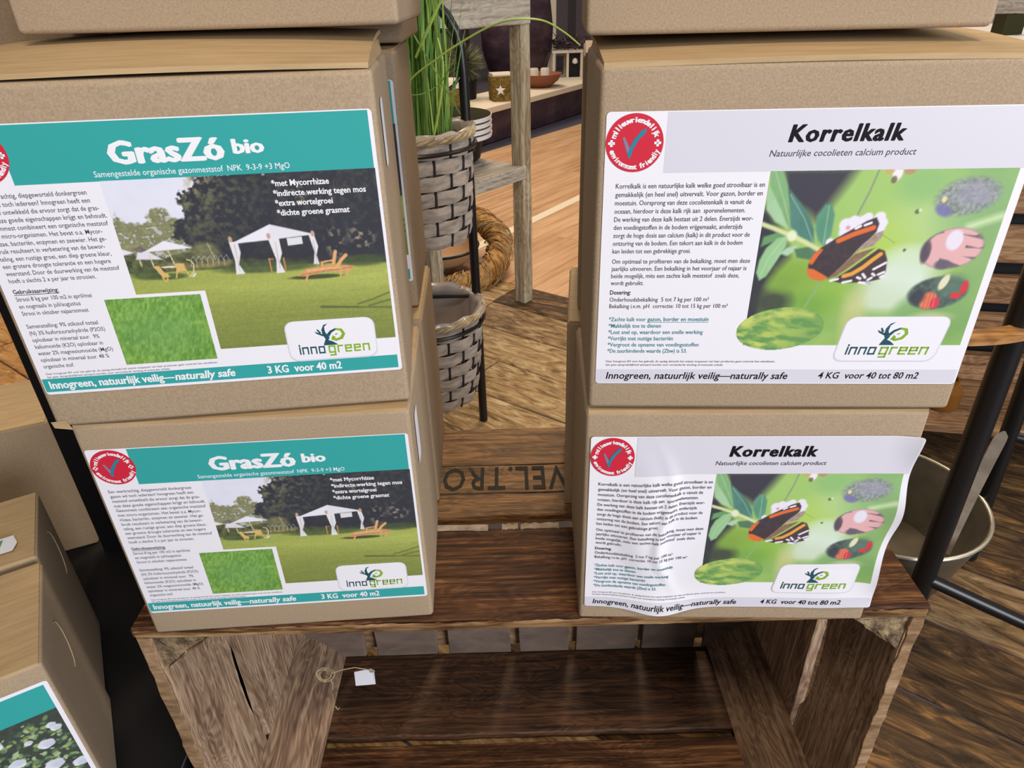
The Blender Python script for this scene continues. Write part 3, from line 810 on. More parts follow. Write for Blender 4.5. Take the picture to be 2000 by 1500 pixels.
def seal(L, mb):
    """round red eco seal: materials 0 red 1 white 2 tick 3 grey tick"""
    cu, cv, r = 0.069, 0.097, 0.0685
    ar = 0.742
    n = 48
    pts = [(cu + r * math.cos(2 * math.pi * i / n), cv + r * math.sin(2 * math.pi * i / n) / ar) for i in range(n)]
    # as rings so that it follows a wrinkled label
    for k in range(5):
        ra, rb = k / 5, (k + 1) / 5
        vs = []; fs = []
        for i in range(n):
            for q in (ra, rb):
                vs.append(L.P(cu + (pts[i][0] - cu) * q, cv + (pts[i][1] - cv) * q, 0.0014))
        for i in range(n):
            j = (i + 1) % n
            fs.append((2 * i, 2 * i + 1, 2 * j + 1, 2 * j)[::-1])
        mb.add(vs, fs, 0)
    L.arc(mb, 'milieuvriendelijk', cu, cv, r * .70, -70, 70, .0125, 1)
    L.arc(mb, 'environment friendly', cu, cv, r * .90, 250, 110, .0125, 1, True)
    for sx in (-1, 1):
        for (a, b) in ((.008, .003), (.003, .008)):
            c = cu + sx * r * .80
            L.poly(mb, [(c - a, cv - b / ar), (c + a, cv - b / ar), (c + a, cv + b / ar), (c - a, cv + b / ar)], .0024, 1)
    L.poly(mb, [(cu - .029, cv - .016), (cu - .024, cv - .020), (cu - .008, cv + .022), (cu - .013, cv + .044)], .0022, 3)
    L.poly(mb, [(cu - .013, cv + .048), (cu - .016, cv + .034), (cu - .004, cv - .006), (cu + .016, cv - .040), (cu + .026, cv - .046), (cu + .026, cv - .034), (cu + .010, cv - .012), (cu - .004, cv + .022), (cu - .008, cv + .046)], .0024, 2)

def logo(L, mb, u0, u1, v0, v1, sk=0.0):
    """rounded white card with the leaf emblem and square lettering: 0 rim 1 card 2 dark 3 green"""
    L.rrect(mb, u0 - .003, u1 + .003, v0 - .001, v1 + .006, .026, .0009, 0, 16, 8, sk)
    L.rrect(mb, u0, u1, v0, v1, .025, .0014, 1, 16, 8, sk)
    w = u1 - u0
    cu, cv = u0 + w * .50 + sk * .1, v0 + (v1 - v0) * .38
    sl = sk * 1.0
    def T(x, y): return (cu + x * .075 - y * .1 * sl, cv + y * .10)
    def pg(pts, mi): L.poly(mb, [T(*q) for q in pts], .0022, mi)
    pg([(-.32, .42), (-.22, .18), (-.30, .02), (-.14, -.02), (-.06, .12), (-.12, .24), (-.02, .40)], 2)
    pg([(-.02, .40), (-.12, .24), (.02, .30), (.20, .44)], 2)
    pg([(-.32, .42), (-.02, .40), (.20, .44), (.18, .46), (-.32, .46)], 2)
    pg([(-.30, .06), (-.52, -.06), (-.58, -.16), (-.40, -.08), (-.24, 0)], 2)
    pg([(-.30, .04), (-.32, -.22), (-.22, -.42), (-.06, -.48), (-.20, -.34), (-.20, -.14), (-.14, -.0)], 2)
    pg([(-.40, -.06), (-.50, -.22), (-.46, -.26), (-.34, -.10)], 2)
    pg([(-.16, .0), (-.02, -.16), (.20, -.26), (.20, -.18), (.04, -.08), (-.06, .08)], 2)
    ring = [(.20, -.26, .20, -.18), (.44, -.22, .36, -.14), (.54, .0, .42, .0), (.42, .22, .32, .14), (.16, .30, .14, .20), (.04, .24, .10, .16)]
    for a, b in zip(ring[:-1], ring[1:]):
        pg([(a[0], a[1]), (b[0], b[1]), (b[2], b[3]), (a[2], a[3])], 3)
    pg([(-.02, .24), (.06, .04), (.16, .12), (.14, .22)], 3)
    pg([(.14, .0), (.24, -.04), (.26, .0), (.18, .04)], 3)
    base = v0 + (v1 - v0) * .84
    strokes_word(L, mb, 'inno', u0 + w * .10, base, w * .335, .026, 2, .0022, sl)
    strokes_word(L, mb, 'green', u0 + w * .455, base, w * .50, .026, 3, .0022, sl)

PARA_L = ["Een veerkrachtig, diepgeworteld donkergroen", "gazon wil toch iedereen? Innogreen heeft een", "meststof ontwikkeld die ervoor zorgt dat de gras-",
          "mat deze goede eigenschappen krijgt en behoudt.", "Gazonmest combineert een organische meststof", "met micro-organismen. Het bevat o.a. Mycor-",
          "rhizae, bacteriën, enzymen en zeewier. Het ge-", "bruik resulteert in verbetering van de bewor-", "teling, een rustige groei, een diep groene kleur,",
          "een grotere droogte tolerantie en een hogere", "weerstand. Door de duurwerking van de meststof", "hoeft u slechts 2 x per jaar te strooien."]
SAM = ["Samenstelling: 9% stikstof totaal", "(N) 3% fosforzuuranhydride (P2O5)", "oplosbaar in mineraal zuur.  9%", "kaliumoxide (K2O) oplosbaar in", "water 2% magnesiumoxide (MgO)", "oplosbaar in mineraal zuur. 48 %", "organische stof."]
FINE = ["Daar Innogreen BV over het gebruik, de opslag alsmede het onjuist toepassen van haar producten geen controle kan uitoefenen,", "kan geen aansprakelijkheid aanvaard worden voor verminderde werking of eventuele schade."]
PARA_R = ["Korrelkalk is een natuurlijke kalk welke goed strooibaar is en", "gemakkelijk (en heel snel) uitvervalt. Voor gazon, border en", "moestuin. Oorsprong van deze cocolietenkalk is vanuit de",
          "oceaan, hierdoor is deze kalk rijk aan  sporenelementen.", "De werking van deze kalk bestaat uit 2 delen. Enerzijds wor-", "den voedingstoffen in de bodem vrijgemaakt, anderzijds",
          "zorgt de hoge dosis aan calcium (kalk) in dit product voor de", "ontzuring van de bodem. Een tekort aan kalk in de bodem", "kan leiden tot een gebrekkige groei."]
PARA_R2 = ["Om optimaal te profiteren van de bekalking, moet men deze", "jaarlijks uitvoeren. Een bekalking in het voorjaar of najaar is", "beide mogelijk, mits een zachte kalk meststof  zoals deze,", "wordt gebruikt."]
STAR = ["*Zachte kalk voor ", "*Makkelijk toe te dienen", "*Lost snel op, waardoor een snelle werking", "*Verrijkt met nuttige bacteriën", "*Vergroot de opname van voedingsstoffen", "*De zuurbindende waarde (Zbw) is 53."]

def label_meshes(kind, L, pics):
    out = []
    if kind == 'rose':
        b = MB(); L.rrect(b, 0, 1, 0, 1, .012, 0, 0); L.rect(b, .10, .985, .022, .205, .0006, 1)
        out.append(('label', b.mesh('label', [M['paper'], M['teal']]), None))
        out.append(('label_photo', photo_grid(L, pics['rose'], .0008), None))
        return out
    b = MB()
    fine = L.warp is not None
    L.rrect(b, 0, 1, 0, 1, .010, 0, 0, 200 if fine else 40, 110 if fine else 28)
    if kind == 'lawn':
        L.rect(b, .128, .990, .004, .195, .0006, 1, 20, 4)
        L.rect(b, .002, .990, .930, .988, .0006, 1, 20, 2)
        out.append(('label', b.mesh('label', [M['paper'], M['teal']]), None))
        out.append(('label_photo', photo_grid(L, pics['garden'], .0006, lambda u, v: ~((u < .503) & (v > .607)) & ~((u < .33 + .0) & (v > .2) & (u < .325))), 'garden picture with white gazebo on a lawn'))
        out.append(('turf_photo', photo_grid(L, pics['turf'], .0006), 'close picture of green grass'))
        t = MB()   # 0 white 1 soft ink 2 ink
        L.text(t, 'GrasZó', .366, .140, .632, .072, .045, 0, 0, sp=1.02)
        L.text(t, 'bio', .657, .124, .729, .046, .04, 0, 0)
        L.text(t, 'Samengestelde organische gazonmeststof  NPK  9-3-9 +3 MgO', .317, .181, .784, .020, 0.004, 0, 0)
        for i, (s_, e) in enumerate((('*met Mycorrhizae', .873), ('*indirecte werking tegen mos', .962), ('*extra wortelgroei', .875), ('*dichte groene grasmat', .914))):
            L.text(t, s_, .731, .240 + i * .0345, e, .021, .016, 0, 0)
        k = None
        for i, s_ in enumerate(PARA_L):
            e = (.286, .288, .303, .316, .313, .293, .296, .287, .296, .289, .305, .240)[i]
            L.text(t, s_, .024, .236 + i * .0272, e, .0165, .004, 0, 1)
        L.text(t, 'Gebruiksaanwijzing:', .023, .577, .136, .0165, .0139, 0, 2)
        L.rect(t, .023, .136, .581, .583, .0012, 2, 1, 1)
        for i, s_ in enumerate(("Strooi 8 kg per 100 m2 in april/mei", "en nogmaals in juli/augustus", "Strooi in oktober najaarsnmest")):
            L.text(t, s_, .023, .606 + i * .0280, (.213, .178, .192)[i], .0165, .004, 0, 1)
        for i, s_ in enumerate(SAM):
            L.text(t, s_, .021, .714 + i * .0282, (.204, .216, .195, .198, .218, .202, .102)[i], .0165, .004, 0, 1)
        L.text(t, FINE[0], .02, .912, .485, .0085, 0, 0, 1); L.text(t, FINE[1], .02, .926, .352, .0085, 0, 0, 1)
        L.text(t, 'Innogreen, natuurlijk veilig—', .017, .974, .356, .033, .022, 0, 0)
        L.text(t, 'naturally safe', .358, .974, .525, .033, .022, .18, 0)
        L.text(t, '3 KG  voor 40 m2', .617, .974, .827, .033, .022, 0, 0)
        out.append(('lettering', t.mesh('lettering', [M['white_ink'], M['ink_soft'], M['ink']]), 'white and dark grey printed text'))
        sk = 0.0
        lg = (.690, .934, .757, .925)
    else:
        L.rect(b, .143, .995, .003, .193, .0006, 1, 170 if fine else 30, 24 if fine else 6)
        L.rect(b, .002, .996, .937, .996, .0006, 1, 200 if fine else 40, 8 if fine else 3)
        out.append(('label', b.mesh('label', [M['paper'], M['greyband']]), None))
        out.append(('label_photo', photo_grid(L, pics['butterfly'], .0006, lambda u, v: (u > .400 + .0 * v) & (v < .833) & (v > .193)), 'picture of a dark orange-banded butterfly on green leaves'))
        out.append(('leaf_photo', photo_grid(L, pics['leaf'], .0010, lambda u, v: ((u - .492) / .115) ** 2 + ((v - .766 + (u - .49) * .10) / .086) ** 2 < 1), 'striped green leaf overlapping the picture corner'))
        t = MB()   # 0 ink 1 soft 2 teal
        L.text(t, 'Korrelkalk', .430, .100, .694, .052, .032, .16, 0, sp=1.12)
        L.text(t, 'Natuurlijke cocolieten calcium product', .390, .146, .730, .021, 0.004, .18, 1)
        for i, s_ in enumerate(PARA_R):
            L.text(t, s_, .030, .243 + i * .0284, (.391, .389, .365, .353, .375, .352, .373, .358, .230)[i], .0165, .004, 0, 1)
        for i, s_ in enumerate(PARA_R2):
            L.text(t, s_, .030, .508 + i * .0272, (.384, .378, .362, .116)[i], .0165, .004, 0, 1)
        L.text(t, 'Dosering:', .029, .626, .084, .0165, .0139, 0, 0)
        L.text(t, 'Onderhoudsbekalking  5 tot 7 kg per 100 m²', .029, .654, .292, .0165, .004, 0, 1)
        L.text(t, 'Bekalking i.v.m. pH  correctie: 10 tot 15 kg per 100 m²', .029, .680, .344, .0165, .004, 0, 1)
        L.text(t, STAR[0], .030, .733, .130, .0165, .006, 0, 2)
        L.text(t, 'gazon, border en moestuin', .134, .733, .298, .0165, .012, 0, 2)
        L.rect(t, .134, .298, .737, .7385, .0012, 2, 1, 1)
        for i, s_ in enumerate(STAR[1:]):
            L.text(t, s_, .030, .7595 + i * .0263, (.172, .287, .208, .280, .250)[i], .0165, .008, 0, 2)
        L.text(t, FINE[0], .028, .906, .496, .0085, 0, 0, 1); L.text(t, FINE[1], .028, .921, .355, .0085, 0, 0, 1)
        L.text(t, 'Innogreen, natuurlijk veilig—naturally safe', .029, .979, .538, .030, .014, .18, 0)
        L.text(t, '4 KG  voor 40 tot 80 m2', .622, .976, .895, .028, .014, .18, 0)
        out.append(('lettering', t.mesh('lettering', [M['ink'], M['ink_soft'], M['teal_ink']]), 'black, grey and teal printed text'))
        sk = 0.10
        lg = (.650, .918, .718, .898)
    m = MB(); seal(L, m)
    out.append(('seal', m.mesh('seal', [M['red'], M['white_ink'], M['tick'], M['tick2']]), 'round red seal with a blue tick'))
    m = MB(); logo(L, m, *lg, sk=sk)
    out.append(('logo', m.mesh('logo', [M['shade'], M['paper'], M['logo_dark'], M['logo_green']]), 'rounded white logo card with green lettering'))
    return out

pics = {'garden': paint_garden(), 'turf': paint_turf(), 'butterfly': paint_butterfly(), 'leaf': paint_leaf(), 'rose': paint_rose()}
def wrinkle(u, v):
    """the lower right label has come loose: a crease, a bulge and curled edges"""
    # crease runs from under the seal down to the middle of the text
    cx = .215 + .13 * (v - .25) + .04 * math.sin(v * 7)
    d = (u - cx)
    e = math.exp(-((v - .50) / .26) ** 2)
    b = .013 * e * (math.exp(-((d + .045) / .07) ** 2)) + .0075 * math.exp(-((d - .012) / .022) ** 2) * e
    b += .010 * math.exp(-((u - .27) / .10) ** 2) * max(0, (v - .82) / .18) ** 2
    b += .004 * math.sin(v * 17 + 1) * max(0, (u - .90) / .10) ** 2 + .004 * max(0, (u - .9) / .1) ** 2
    b += .005 * math.exp(-((u - .9) / .12) ** 2) * max(0, (v - .75) / .25)
    b += .0012 * math.sin(u * 31 + v * 9) * math.exp(-((v - .6) / .3) ** 2) * math.exp(-((u - .3) / .3) ** 2) + .0012
    return b
def loose(u, v):
    dv = .030 * math.exp(-((u - .25) / .13) ** 2) * v ** 3 - .012 * math.exp(-((u - .93) / .10) ** 2) * v ** 2 + .035 * math.exp(-((u - .10) / .12) ** 2) * math.sin(min(1, v * 1.6) * math.pi) * 0.5
    du = -.006 * math.sin(v * 11) * max(0, (u - .8) / .2)
    return u + du, v + dv
def slight(u, v):
    return .0012 * math.exp(-((u - .45) / .03) ** 2) * (1 - v)
LAB = {'lawn': label_meshes('lawn', Label(.014, .988, .103, .880), pics),
       'lime': label_meshes('lime', Label(.018, .992, .118, .908), pics),
       'loose': label_meshes('lime', Label(.018, 1.0, .106, .922, wrinkle, loose), pics),
       'rose': label_meshes('rose', Label(.014, .990, .10, .90), pics)}

# ------------------------------------------------------------------ cardboard boxes
def rounded_box(w, d, h, r, bulge=0.0, n=8):
    def ticks(L):
        return [0, r * .3, r * .7, r] + [r + (L - 2 * r) * i / n for i in range(1, n)] + [L - r, L - r * .7, L - r * .3, L]
    T = (ticks(w), ticks(d), ticks(h))
    D = (w, d, h)
    mb = MB()
    def pt(p):
        q = [min(max(p[i], r), D[i] - r) for i in range(3)]
        v = Vector(p) - Vector(q)
        if v.length > 1e-9:
            c = sum(abs(p[i] - q[i]) > 1e-9 for i in range(3))
            v = v.normalized() * min(r, max(abs(p[i] - q[i]) for i in range(3))) if c > 1 else v
        o = Vector(q) + v
        if bulge:
            sx = math.sin(math.pi * p[0] / w); sy = math.sin(math.pi * p[1] / d); sz = math.sin(math.pi * p[2] / h)
            if p[0] <= 1e-6: o.x -= bulge * sy * sz
            if p[0] >= w - 1e-6: o.x += bulge * sy * sz
            if p[1] >= d - 1e-6: o.y += bulge * sx * sz
        return o
    for ax in range(3):
        b, c = [(1, 2), (2, 0), (0, 1)][ax]
        for side in (0, D[ax]):
            vs = []
            for t in T[c]:
                for s_ in T[b]:
                    p = [0, 0, 0]; p[ax] = side; p[b] = s_; p[c] = t
                    vs.append(pt(p))
            wn = len(T[b]); hn = len(T[c])
            fs = []
            for j in range(hn - 1):
                for i in range(wn - 1):
                    f = (j * wn + i, j * wn + i + 1, j * wn + wn + i + 1, j * wn + wn + i)
                    fs.append(f if side else f[::-1])
            mb.add(vs, fs)
    return mb

BODY = {}
def box_meshes(depth, lift, bulge, slit):
    """body, lid and tucked flap of one folding carton; lift = how far the lid springs up towards the back"""
    key = (depth, lift, bulge, slit)
    if key in BODY: return BODY[key]
    body = rounded_box(LW, depth, LH - .005, .007, bulge).mesh('body', M['kraft'], smooth=True)
    lid = MB()
    def top(a, b, up):
        x = .004 + (LW - .008) * a
        y = (.006 if slit else .0012) + (depth - (.010 if slit else .0052)) * b
        z = LH - (.004 if slit else .0085) + lift * math.sin(min(1, b * 1.15) * math.pi / 2) * (1 - .25 * (2 * a - 1) ** 2) + .003 * math.sin(a * math.pi) * (lift > 0) * (1 - b)
        return (x, y, z + up)
    lid.grid(lambda a, b: top(a, b, .006), 16, 10)
    lid.grid(lambda a, b: top(1 - a, b, 0), 16, 10)
    for (s0, s1) in (((0, 0), (1, 0)), ((1, 0), (1, 1)), ((1, 1), (0, 1)), ((0, 1), (0, 0))):
        lid.grid(lambda a, b: top(s0[0] + (s1[0] - s0[0]) * a, s0[1] + (s1[1] - s0[1]) * a, .006 * b), 16, 1)
    # side dust flaps under the lid
    lid = lid.mesh('lid', M['kraft_top'], smooth=True)
    flap = MB()
    for sx in (0, 1):
        X = .004 if sx == 0 else LW - .004
        if sx: flaps = [flap]; flap = MB(); flaps.append(flap)
        flap.grid(lambda a, b: (X + (.004 if sx == 0 else -.004) * b, .012 + (depth - .02) * a, LH - .008 + (.004 + lift * .55 * math.sin(a * math.pi / 2)) * b), 8, 1)
    flap = [q.mesh('side_flap', M['kraft_top']) for q in flaps]
    BODY[key] = (body, lid, flap)
    return BODY[key]

def carton(label, loc, yaw, kind=None, w=.512, h=.46, depth=.294, lift=0.0, bulge=0.0, group=None, tilt=0.0, slit=False, name='cardboard_box'):
    t = thing(name, label, 'box', loc, R(yaw), group)
    t.scale = (w / LW, 1, h / LH)
    if tilt: t.rotation_euler.y = R(tilt)
    body, lid, flap = box_meshes(depth, lift, bulge, slit)
    link('body', body, t); link('lid', lid, t)
    if lift > 0:
        for q in flap: link('side_flap', q, t)
    if kind:
        ms = LAB[kind]
        p = link('label', ms[0][1], t)
        p['label'] = {'lawn': 'white and teal printed label', 'lime': 'white and pale grey printed label', 'loose': 'creased white and pale grey printed label', 'rose': 'teal printed label with white roses'}[kind]
        for nm, me, lb in ms[1:]:
            q = link(nm, me, p)
            if lb: q['label'] = lb
    return t

def side_sticker(t, y0, y1, z0, z1, label, tint=None):
    m = MB()
    x = LW + .0012
    c = .006
    m.add([(x, y0 + c, z0), (x, y1 - c, z0), (x, y1, z0 + c), (x, y1, z1 - c), (x, y1 - c, z1), (x, y0 + c, z1), (x, y0, z1 - c), (x, y0, z0 + c)], [tuple(range(8))])
    part('sticker', m, M['sticker'], t, label=label)

# left stack (in front)
b = carton('lower left box standing on the crate, garden picture label with complete red seal', (-.6596, .8544, 0), 2.6, 'lawn', .503, .456)
side_sticker(b, .045, .085, .315, .415, 'pale blue-white price sticker')
b = carton('upper left box with large garden picture label, sitting under a plain box', (-.671, .845, .457), 5.3, 'lawn', .517, .468, lift=.030, slit=True)
side_sticker(b, .055, .095, .330, .415, 'narrow white price sticker')
# torn corner
tc = MB(); tc.add([(-.002, -.001, 0), (.024, -.003, -.004), (.018, -.002, .012), (-.004, -.001, .010)], [(0, 1, 2, 3)])
part('torn_corner', tc, M['kraft_top'], b, label='torn pale corner of the bottom edge')
carton('plain topmost box of the front left stack, cut by the top of the picture', (-.627, 1.0, .962), 0.0, None, .494, .46)
# second row behind it
carton('lower box of the back row behind the left stack, only its right side showing', (-.170 - .50, 1.185, 0), 2.0, 'lawn', .500, .456, bulge=.004)
b = carton('upper box of the back row behind the left stack, strip of green label showing', (-.181 - .498, 1.228, .457), 2.5, 'lawn', .500, .462, bulge=.004)
side_sticker(b, .05, .09, .10, .20, 'small worn sticker')
carton('topmost box of the back row behind the left stack, seen beside the grass', (-.172 - .505, 1.32, .921), 1.0, None, .505, .46)
# right stack
b = carton('lower right box on the crate, butterfly label creased and peeling', (.1096, .8633, 0), -2.55, 'loose', .508, .451)
b = carton('upper right box with a smooth butterfly label, one plain box on its lid', (.1125, .8644, .453), -3.5, 'lime', .522, .472, .30, lift=.018, bulge=.006)
carton('plain topmost box of the right stack, cut by the top of the picture', (.102, .94, .946), -5.0, None, .478, .46)
carton('lower box behind the right stack, its edge showing left of the creased label box', (.108, 1.18, 0), -6, None, .50, .452)
carton('upper box behind the right stack, mostly hidden by the smooth butterfly box', (.131, 1.225, .453), -6.0, None, .50, .455)
carton('plain box on the high black shelf at the upper left corner', (-1.222, 1.30, .931), 0, None, .50, .46)
# row of boxes on the black shelf at lower left
bx, by = -.8414, .8036
def rowpos(fx, fy, yaw, w):
    return (fx - w * math.cos(R(yaw)), fy - w * math.sin(R(yaw)))
for (fx, fy, yaw, dep, lb, kd, hh) in ((-.8414, .8036, 30, .290, 'nearest box of the lower left row, rose picture label on its front', 'rose', .453),
                                   (-1.005, 1.070, 30, .250, 'middle box of the lower left row, small handwritten price sticker on its lid', 'rose', .455),
                                   (-1.292, 1.60, 24, .30, 'farthest box of the lower left row, beside the black panel', None, .452)):
    x, y = rowpos(fx, fy, yaw, .512)
    t = carton(lb, (x, y, -.455), yaw, kd, .512, hh, dep)
    if kd == 'rose':
        m = MB()       # half-oval perforated grip
        pts = []
        for i in range(13):
            a = math.pi * (i / 12) - math.pi / 2
            pts.append((LW + .0006, .16 + .055 * math.cos(a) * .6, .33 + .065 * math.sin(a)))
        m.tube(pts, .0009, 4)
        part('grip_perforation', m, M['kraft_top'], t)
    if 'middle' in lb:
        m = MB()
        m.add([(.33, .035, LH + .0035), (.47, .035, LH + .0035), (.478, .060, LH + .0035), (.47, .090, LH + .0035), (.33, .090, LH + .0035)], [(0, 1, 2, 3, 4)])
        st = part('price_sticker', m, M['sticker'], t, label='white sticker with 9.91 written in green')
        vs, fs = glyphs('9.91', .01, .2)
        m = MB(); m.add([(.365 + p[0] * .052, .046 + p[1] * .052, LH + .0042) for p in vs], fs)
        part('handwriting', m, M['pencil'], st)

# ------------------------------------------------------------------ wooden crate
CX0, CX1, CY0, CY1 = -.7125, .757, .868, 1.505
CB = -.849
o0 = (CX0, CY0, -ZF)
crate = thing('wooden_crate', 'old brown wooden fruit crate lying on its long side, carrying two stacks of boxes', 'crate', o0)
def cp(name, mb, m, label=None, smooth=False, parent=None):
    return part(name, mb, m, parent or crate, o0, smooth, label)
m = MB(); m.board(CX0, CX1, CY0, 1.112, -.026, 0, .004, 30, .0022, 1, long=0)
top = cp('plank', m, M['crate_top'], 'red-brown top plank at the front edge')
m = MB(); m.board(CX0 + .002, CX1 - .002, 1.150, 1.492, -.026, 0, .003, 30, .0018, 2, long=0)
top2 = cp('plank', m, M['crate_gold'], 'golden brown top plank with black stencilled letters')
# worn pale edge along the front of the top
m = MB()
rd = random.Random(4)
prof = [rd.uniform(-.0035, .0) for _ in range(121)]
def edge_(a, b):
    i_ = min(119, int(a * 120)); k_ = .6 + .4 * math.sin(i_ * 1.7)
    return (CX0 + .004 + (CX1 - CX0 - .008) * a, CY0 - .0016 - .0016 * math.sin(b * math.pi) * k_, -.0245 + prof[i_] * .3 + (.0215 + prof[i_]) * b)
m.grid(edge_, 120, 4)
cp('worn_edge', m, M['worn_edge'], 'pale splintered front edge', True)
# stencil text upside down on the rear plank
m = MB()
vs, fs = glyphs('VEL.TROH', .012, 0, 1.12)
x0 = min(p[0] for p in vs); x1 = max(p[0] for p in vs)
for_x = lambda X: .123 - (X - x0) / (x1 - x0) * .345
m.add([(for_x(p[0]), 1.322 - p[1] * .122, .0012) for p in vs], fs)
for k in (1.332, 1.226):
    m.box(-.262, .155, k - .0014, k + .0014, .0002, .0012)
cp('stencilled_letters', m, M['stencil'], 'faded black stencilled letters, upside down', parent=top2)
# paper remnants along the gap
m = MB()
for (a, c) in ((-.235, -.060), (-.030, .004), (.010, .092)):
    m.board(a, c, 1.104, 1.122, -.004, .0015, .001, 8, .0022, int(c * 999), long=0)
cp('paper_remnant', m, M['remnant'], 'torn strips of pale paper in the gap between the top planks')
# rail under the gap
m = MB(); m.board(CX0 + .03, CX1 - .03, 1.06, 1.20, -.075, -.050, .003, 10, .002, 5, long=0)
# knots and nail heads on the right-hand end of the top
for (x, y, r_) in ((.700, .925, .013), (.712, 1.03, .014), (.715, 1.30, .010), (-.68, .93, .008), (-.68, 1.25, .008)):
    m = MB(); m.lathe([(0, .0012), (r_ * .6, .0010), (r_, .0002)], (x, y, 0), 14)
    cp('knot', m, M['crate_in'])
# end walls: two upright planks each, with half-moon hand grips
def endwall(xa, xb, sgn):
    for nm, ya, yb, cut in (('end_plank', CY0 + .002, 1.116, 1), ('end_plank', 1.138, 1.492, 0)):
        m = MB()
        Z0, Z1 = CB - .02, -.027
        n = 26
        vs = []; fs = []
        rdd = random.Random(int(ya * 100) + (sgn > 0))
        for i in range(n + 1):
            z = Z0 + (Z1 - Z0) * i / n
            g = 0
            zz = (z + .46) / .17
            if abs(zz) < 1: g = .030 * math.sqrt(1 - zz * zz) if cut else .004 * (1 - zz * zz)
            a = ya + rdd.uniform(-.0015, .0015) + (0 if cut else g); b_ = yb + rdd.uniform(-.0015, .0015) - (g if cut else 0)
            vs += [(xa, a, z), (xb, a, z), (xb, b_, z), (xa, b_, z)]
        for i in range(n):
            for j in range(4):
                k = (j + 1) % 4
                fs.append((i * 4 + j, i * 4 + k, i * 4 + 4 + k, i * 4 + 4 + j))
        fs += [(3, 2, 1, 0), (n * 4, n * 4 + 1, n * 4 + 2, n * 4 + 3)]
        m.add(vs, fs)
        cp('end_plank', m, M['crate_side'])
    m = MB()      # splintered pale front edge of the end wall
    m.board(xa + .001, xb - .001, CY0 - .002, CY0 + .004, CB, -.028, .001, 30, .0028, 7 + sgn, long=2)
    cp('sawn_edge', m, M['edgewood'], 'pale rough sawn edge')
endwall(CX0 + .002, CX0 + .028, -1)
endwall(CX1 - .028, CX1 - .002, 1)
# triangular corner posts with rough end grain
for (cx, sx, cz, sz) in ((CX0 + .029, 1, -.027, -1), (CX1 - .029, -1, -.027, -1), (CX0 + .029, 1, CB, 1), (CX1 - .029, -1, CB, 1)):
    m = MB()
    a, b_ = (.112, .095) if sz < 0 else (.125, .115)
    rdd = random.Random(int(cx * 50 + cz * 9))
    pts = [(cx, cz)]
    for k in range(9):
        t_ = k / 8
        pts.append((cx + sx * a * (1 - t_) + rdd.uniform(-.003, .003) * (0 < k < 8), cz + sz * b_ * t_ + rdd.uniform(-.003, .003) * (0 < k < 8)))
    if sx * sz < 0: pts = pts
    else: pts = pts[::-1]
    m.prism(pts, CY0 + .006, 1.47)
    post = cp('corner_post', m, M['crate_post'])
    e = MB(); 
    cxm = sum(p[0] for p in pts) / len(pts); czm = sum(p[1] for p in pts) / len(pts)
    ring = []
    for p, q in zip(pts, pts[1:] + pts[:1]):
        for s_ in range(4):
            ring.append((p[0] + (q[0] - p[0]) * s_ / 4, p[1] + (q[1] - p[1]) * s_ / 4))
    vs = [(cxm, CY0 + .004, czm)]; fs = []
    for lv in (.35, .7, 1.0):
        for q in ring:
            vs.append((cxm + (q[0] - cxm) * lv, CY0 + .004 + rdd.uniform(-.003, .003) * (lv < 1), czm + (q[1] - czm) * lv))
    nr = len(ring)
    for i in range(nr):
        j = (i + 1) % nr
        fs.append((0, 1 + i, 1 + j))
        for l in range(2):
            fs.append((1 + l * nr + i, 1 + (l + 1) * nr + i, 1 + (l + 1) * nr + j, 1 + l * nr + j))
    e.add(vs, fs)
    cp('end_grain', e, M['endgrain'], 'rough pale end grain', parent=post)
# back wall of upright slats
edges = [-.700, -.495, -.457, -.262, -.225, -.028, .000, .158, .180, .372, .392, .560, .590, .745]
for i in range(0, len(edges), 2):
    m = MB(); m.board(edges[i], edges[i + 1], 1.470, 1.492, CB - .02, -.028, .002, 10, .002, 40 + i, long=2)
    cp('back_slat', m, M['crate_slat'])
m = MB(); m.board(-.70, .745, 1.492, 1.512, CB + .01, CB + .09, .002, 10, .002, 61, long=0); cp('back_batten', m, M['edgewood'])
m = MB(); m.board(-.70, .745, 1.492, 1.512, -.10, -.03, .002, 10, .002, 62, long=0); cp('back_batten', m, M['crate_gold'])
# lower side planks
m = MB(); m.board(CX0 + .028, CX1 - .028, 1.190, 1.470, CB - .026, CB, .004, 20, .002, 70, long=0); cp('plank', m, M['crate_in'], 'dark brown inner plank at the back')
m = MB(); m.board(CX0 + .028, CX1 - .028, .870, 1.165, CB - .026, CB, .004, 20, .002, 71, long=0); cp('plank', m, M['crate_top'], 'reddish inner plank at the front')

# price tag hanging on twine in the crate
tg = thing('price_tag', 'small blank white price tag on twine inside the crate at the left', 'tag', (-.42, 1.20, -.60))
o1 = (-.42, 1.20, -.60)
m = MB(); m.add([(-.448, 1.20, -.632), (-.395, 1.205, -.634), (-.394, 1.21, -.583), (-.402, 1.212, -.579), (-.447, 1.207, -.584)], [(0, 1, 2, 3, 4)])
m.add([(-.448, 1.2008, -.632), (-.395, 1.2058, -.634), (-.394, 1.2108, -.583), (-.402, 1.2128, -.579), (-.447, 1.2078, -.584)], [(4, 3, 2, 1, 0)])
part('card', m, M['sticker'], tg, o1, label='blank white card')
m = MB()
m.tube([(-.403, 1.207, -.586), (-.390, 1.20, -.574), (-.395, 1.20, -.570), (-.44, 1.20, -.556), (-.475, 1.19, -.552), (-.508, 1.17, -.545)], .0016, 5)
part('string', m, M['twine'], tg, o1)
m = MB()
rd = random.Random(8)
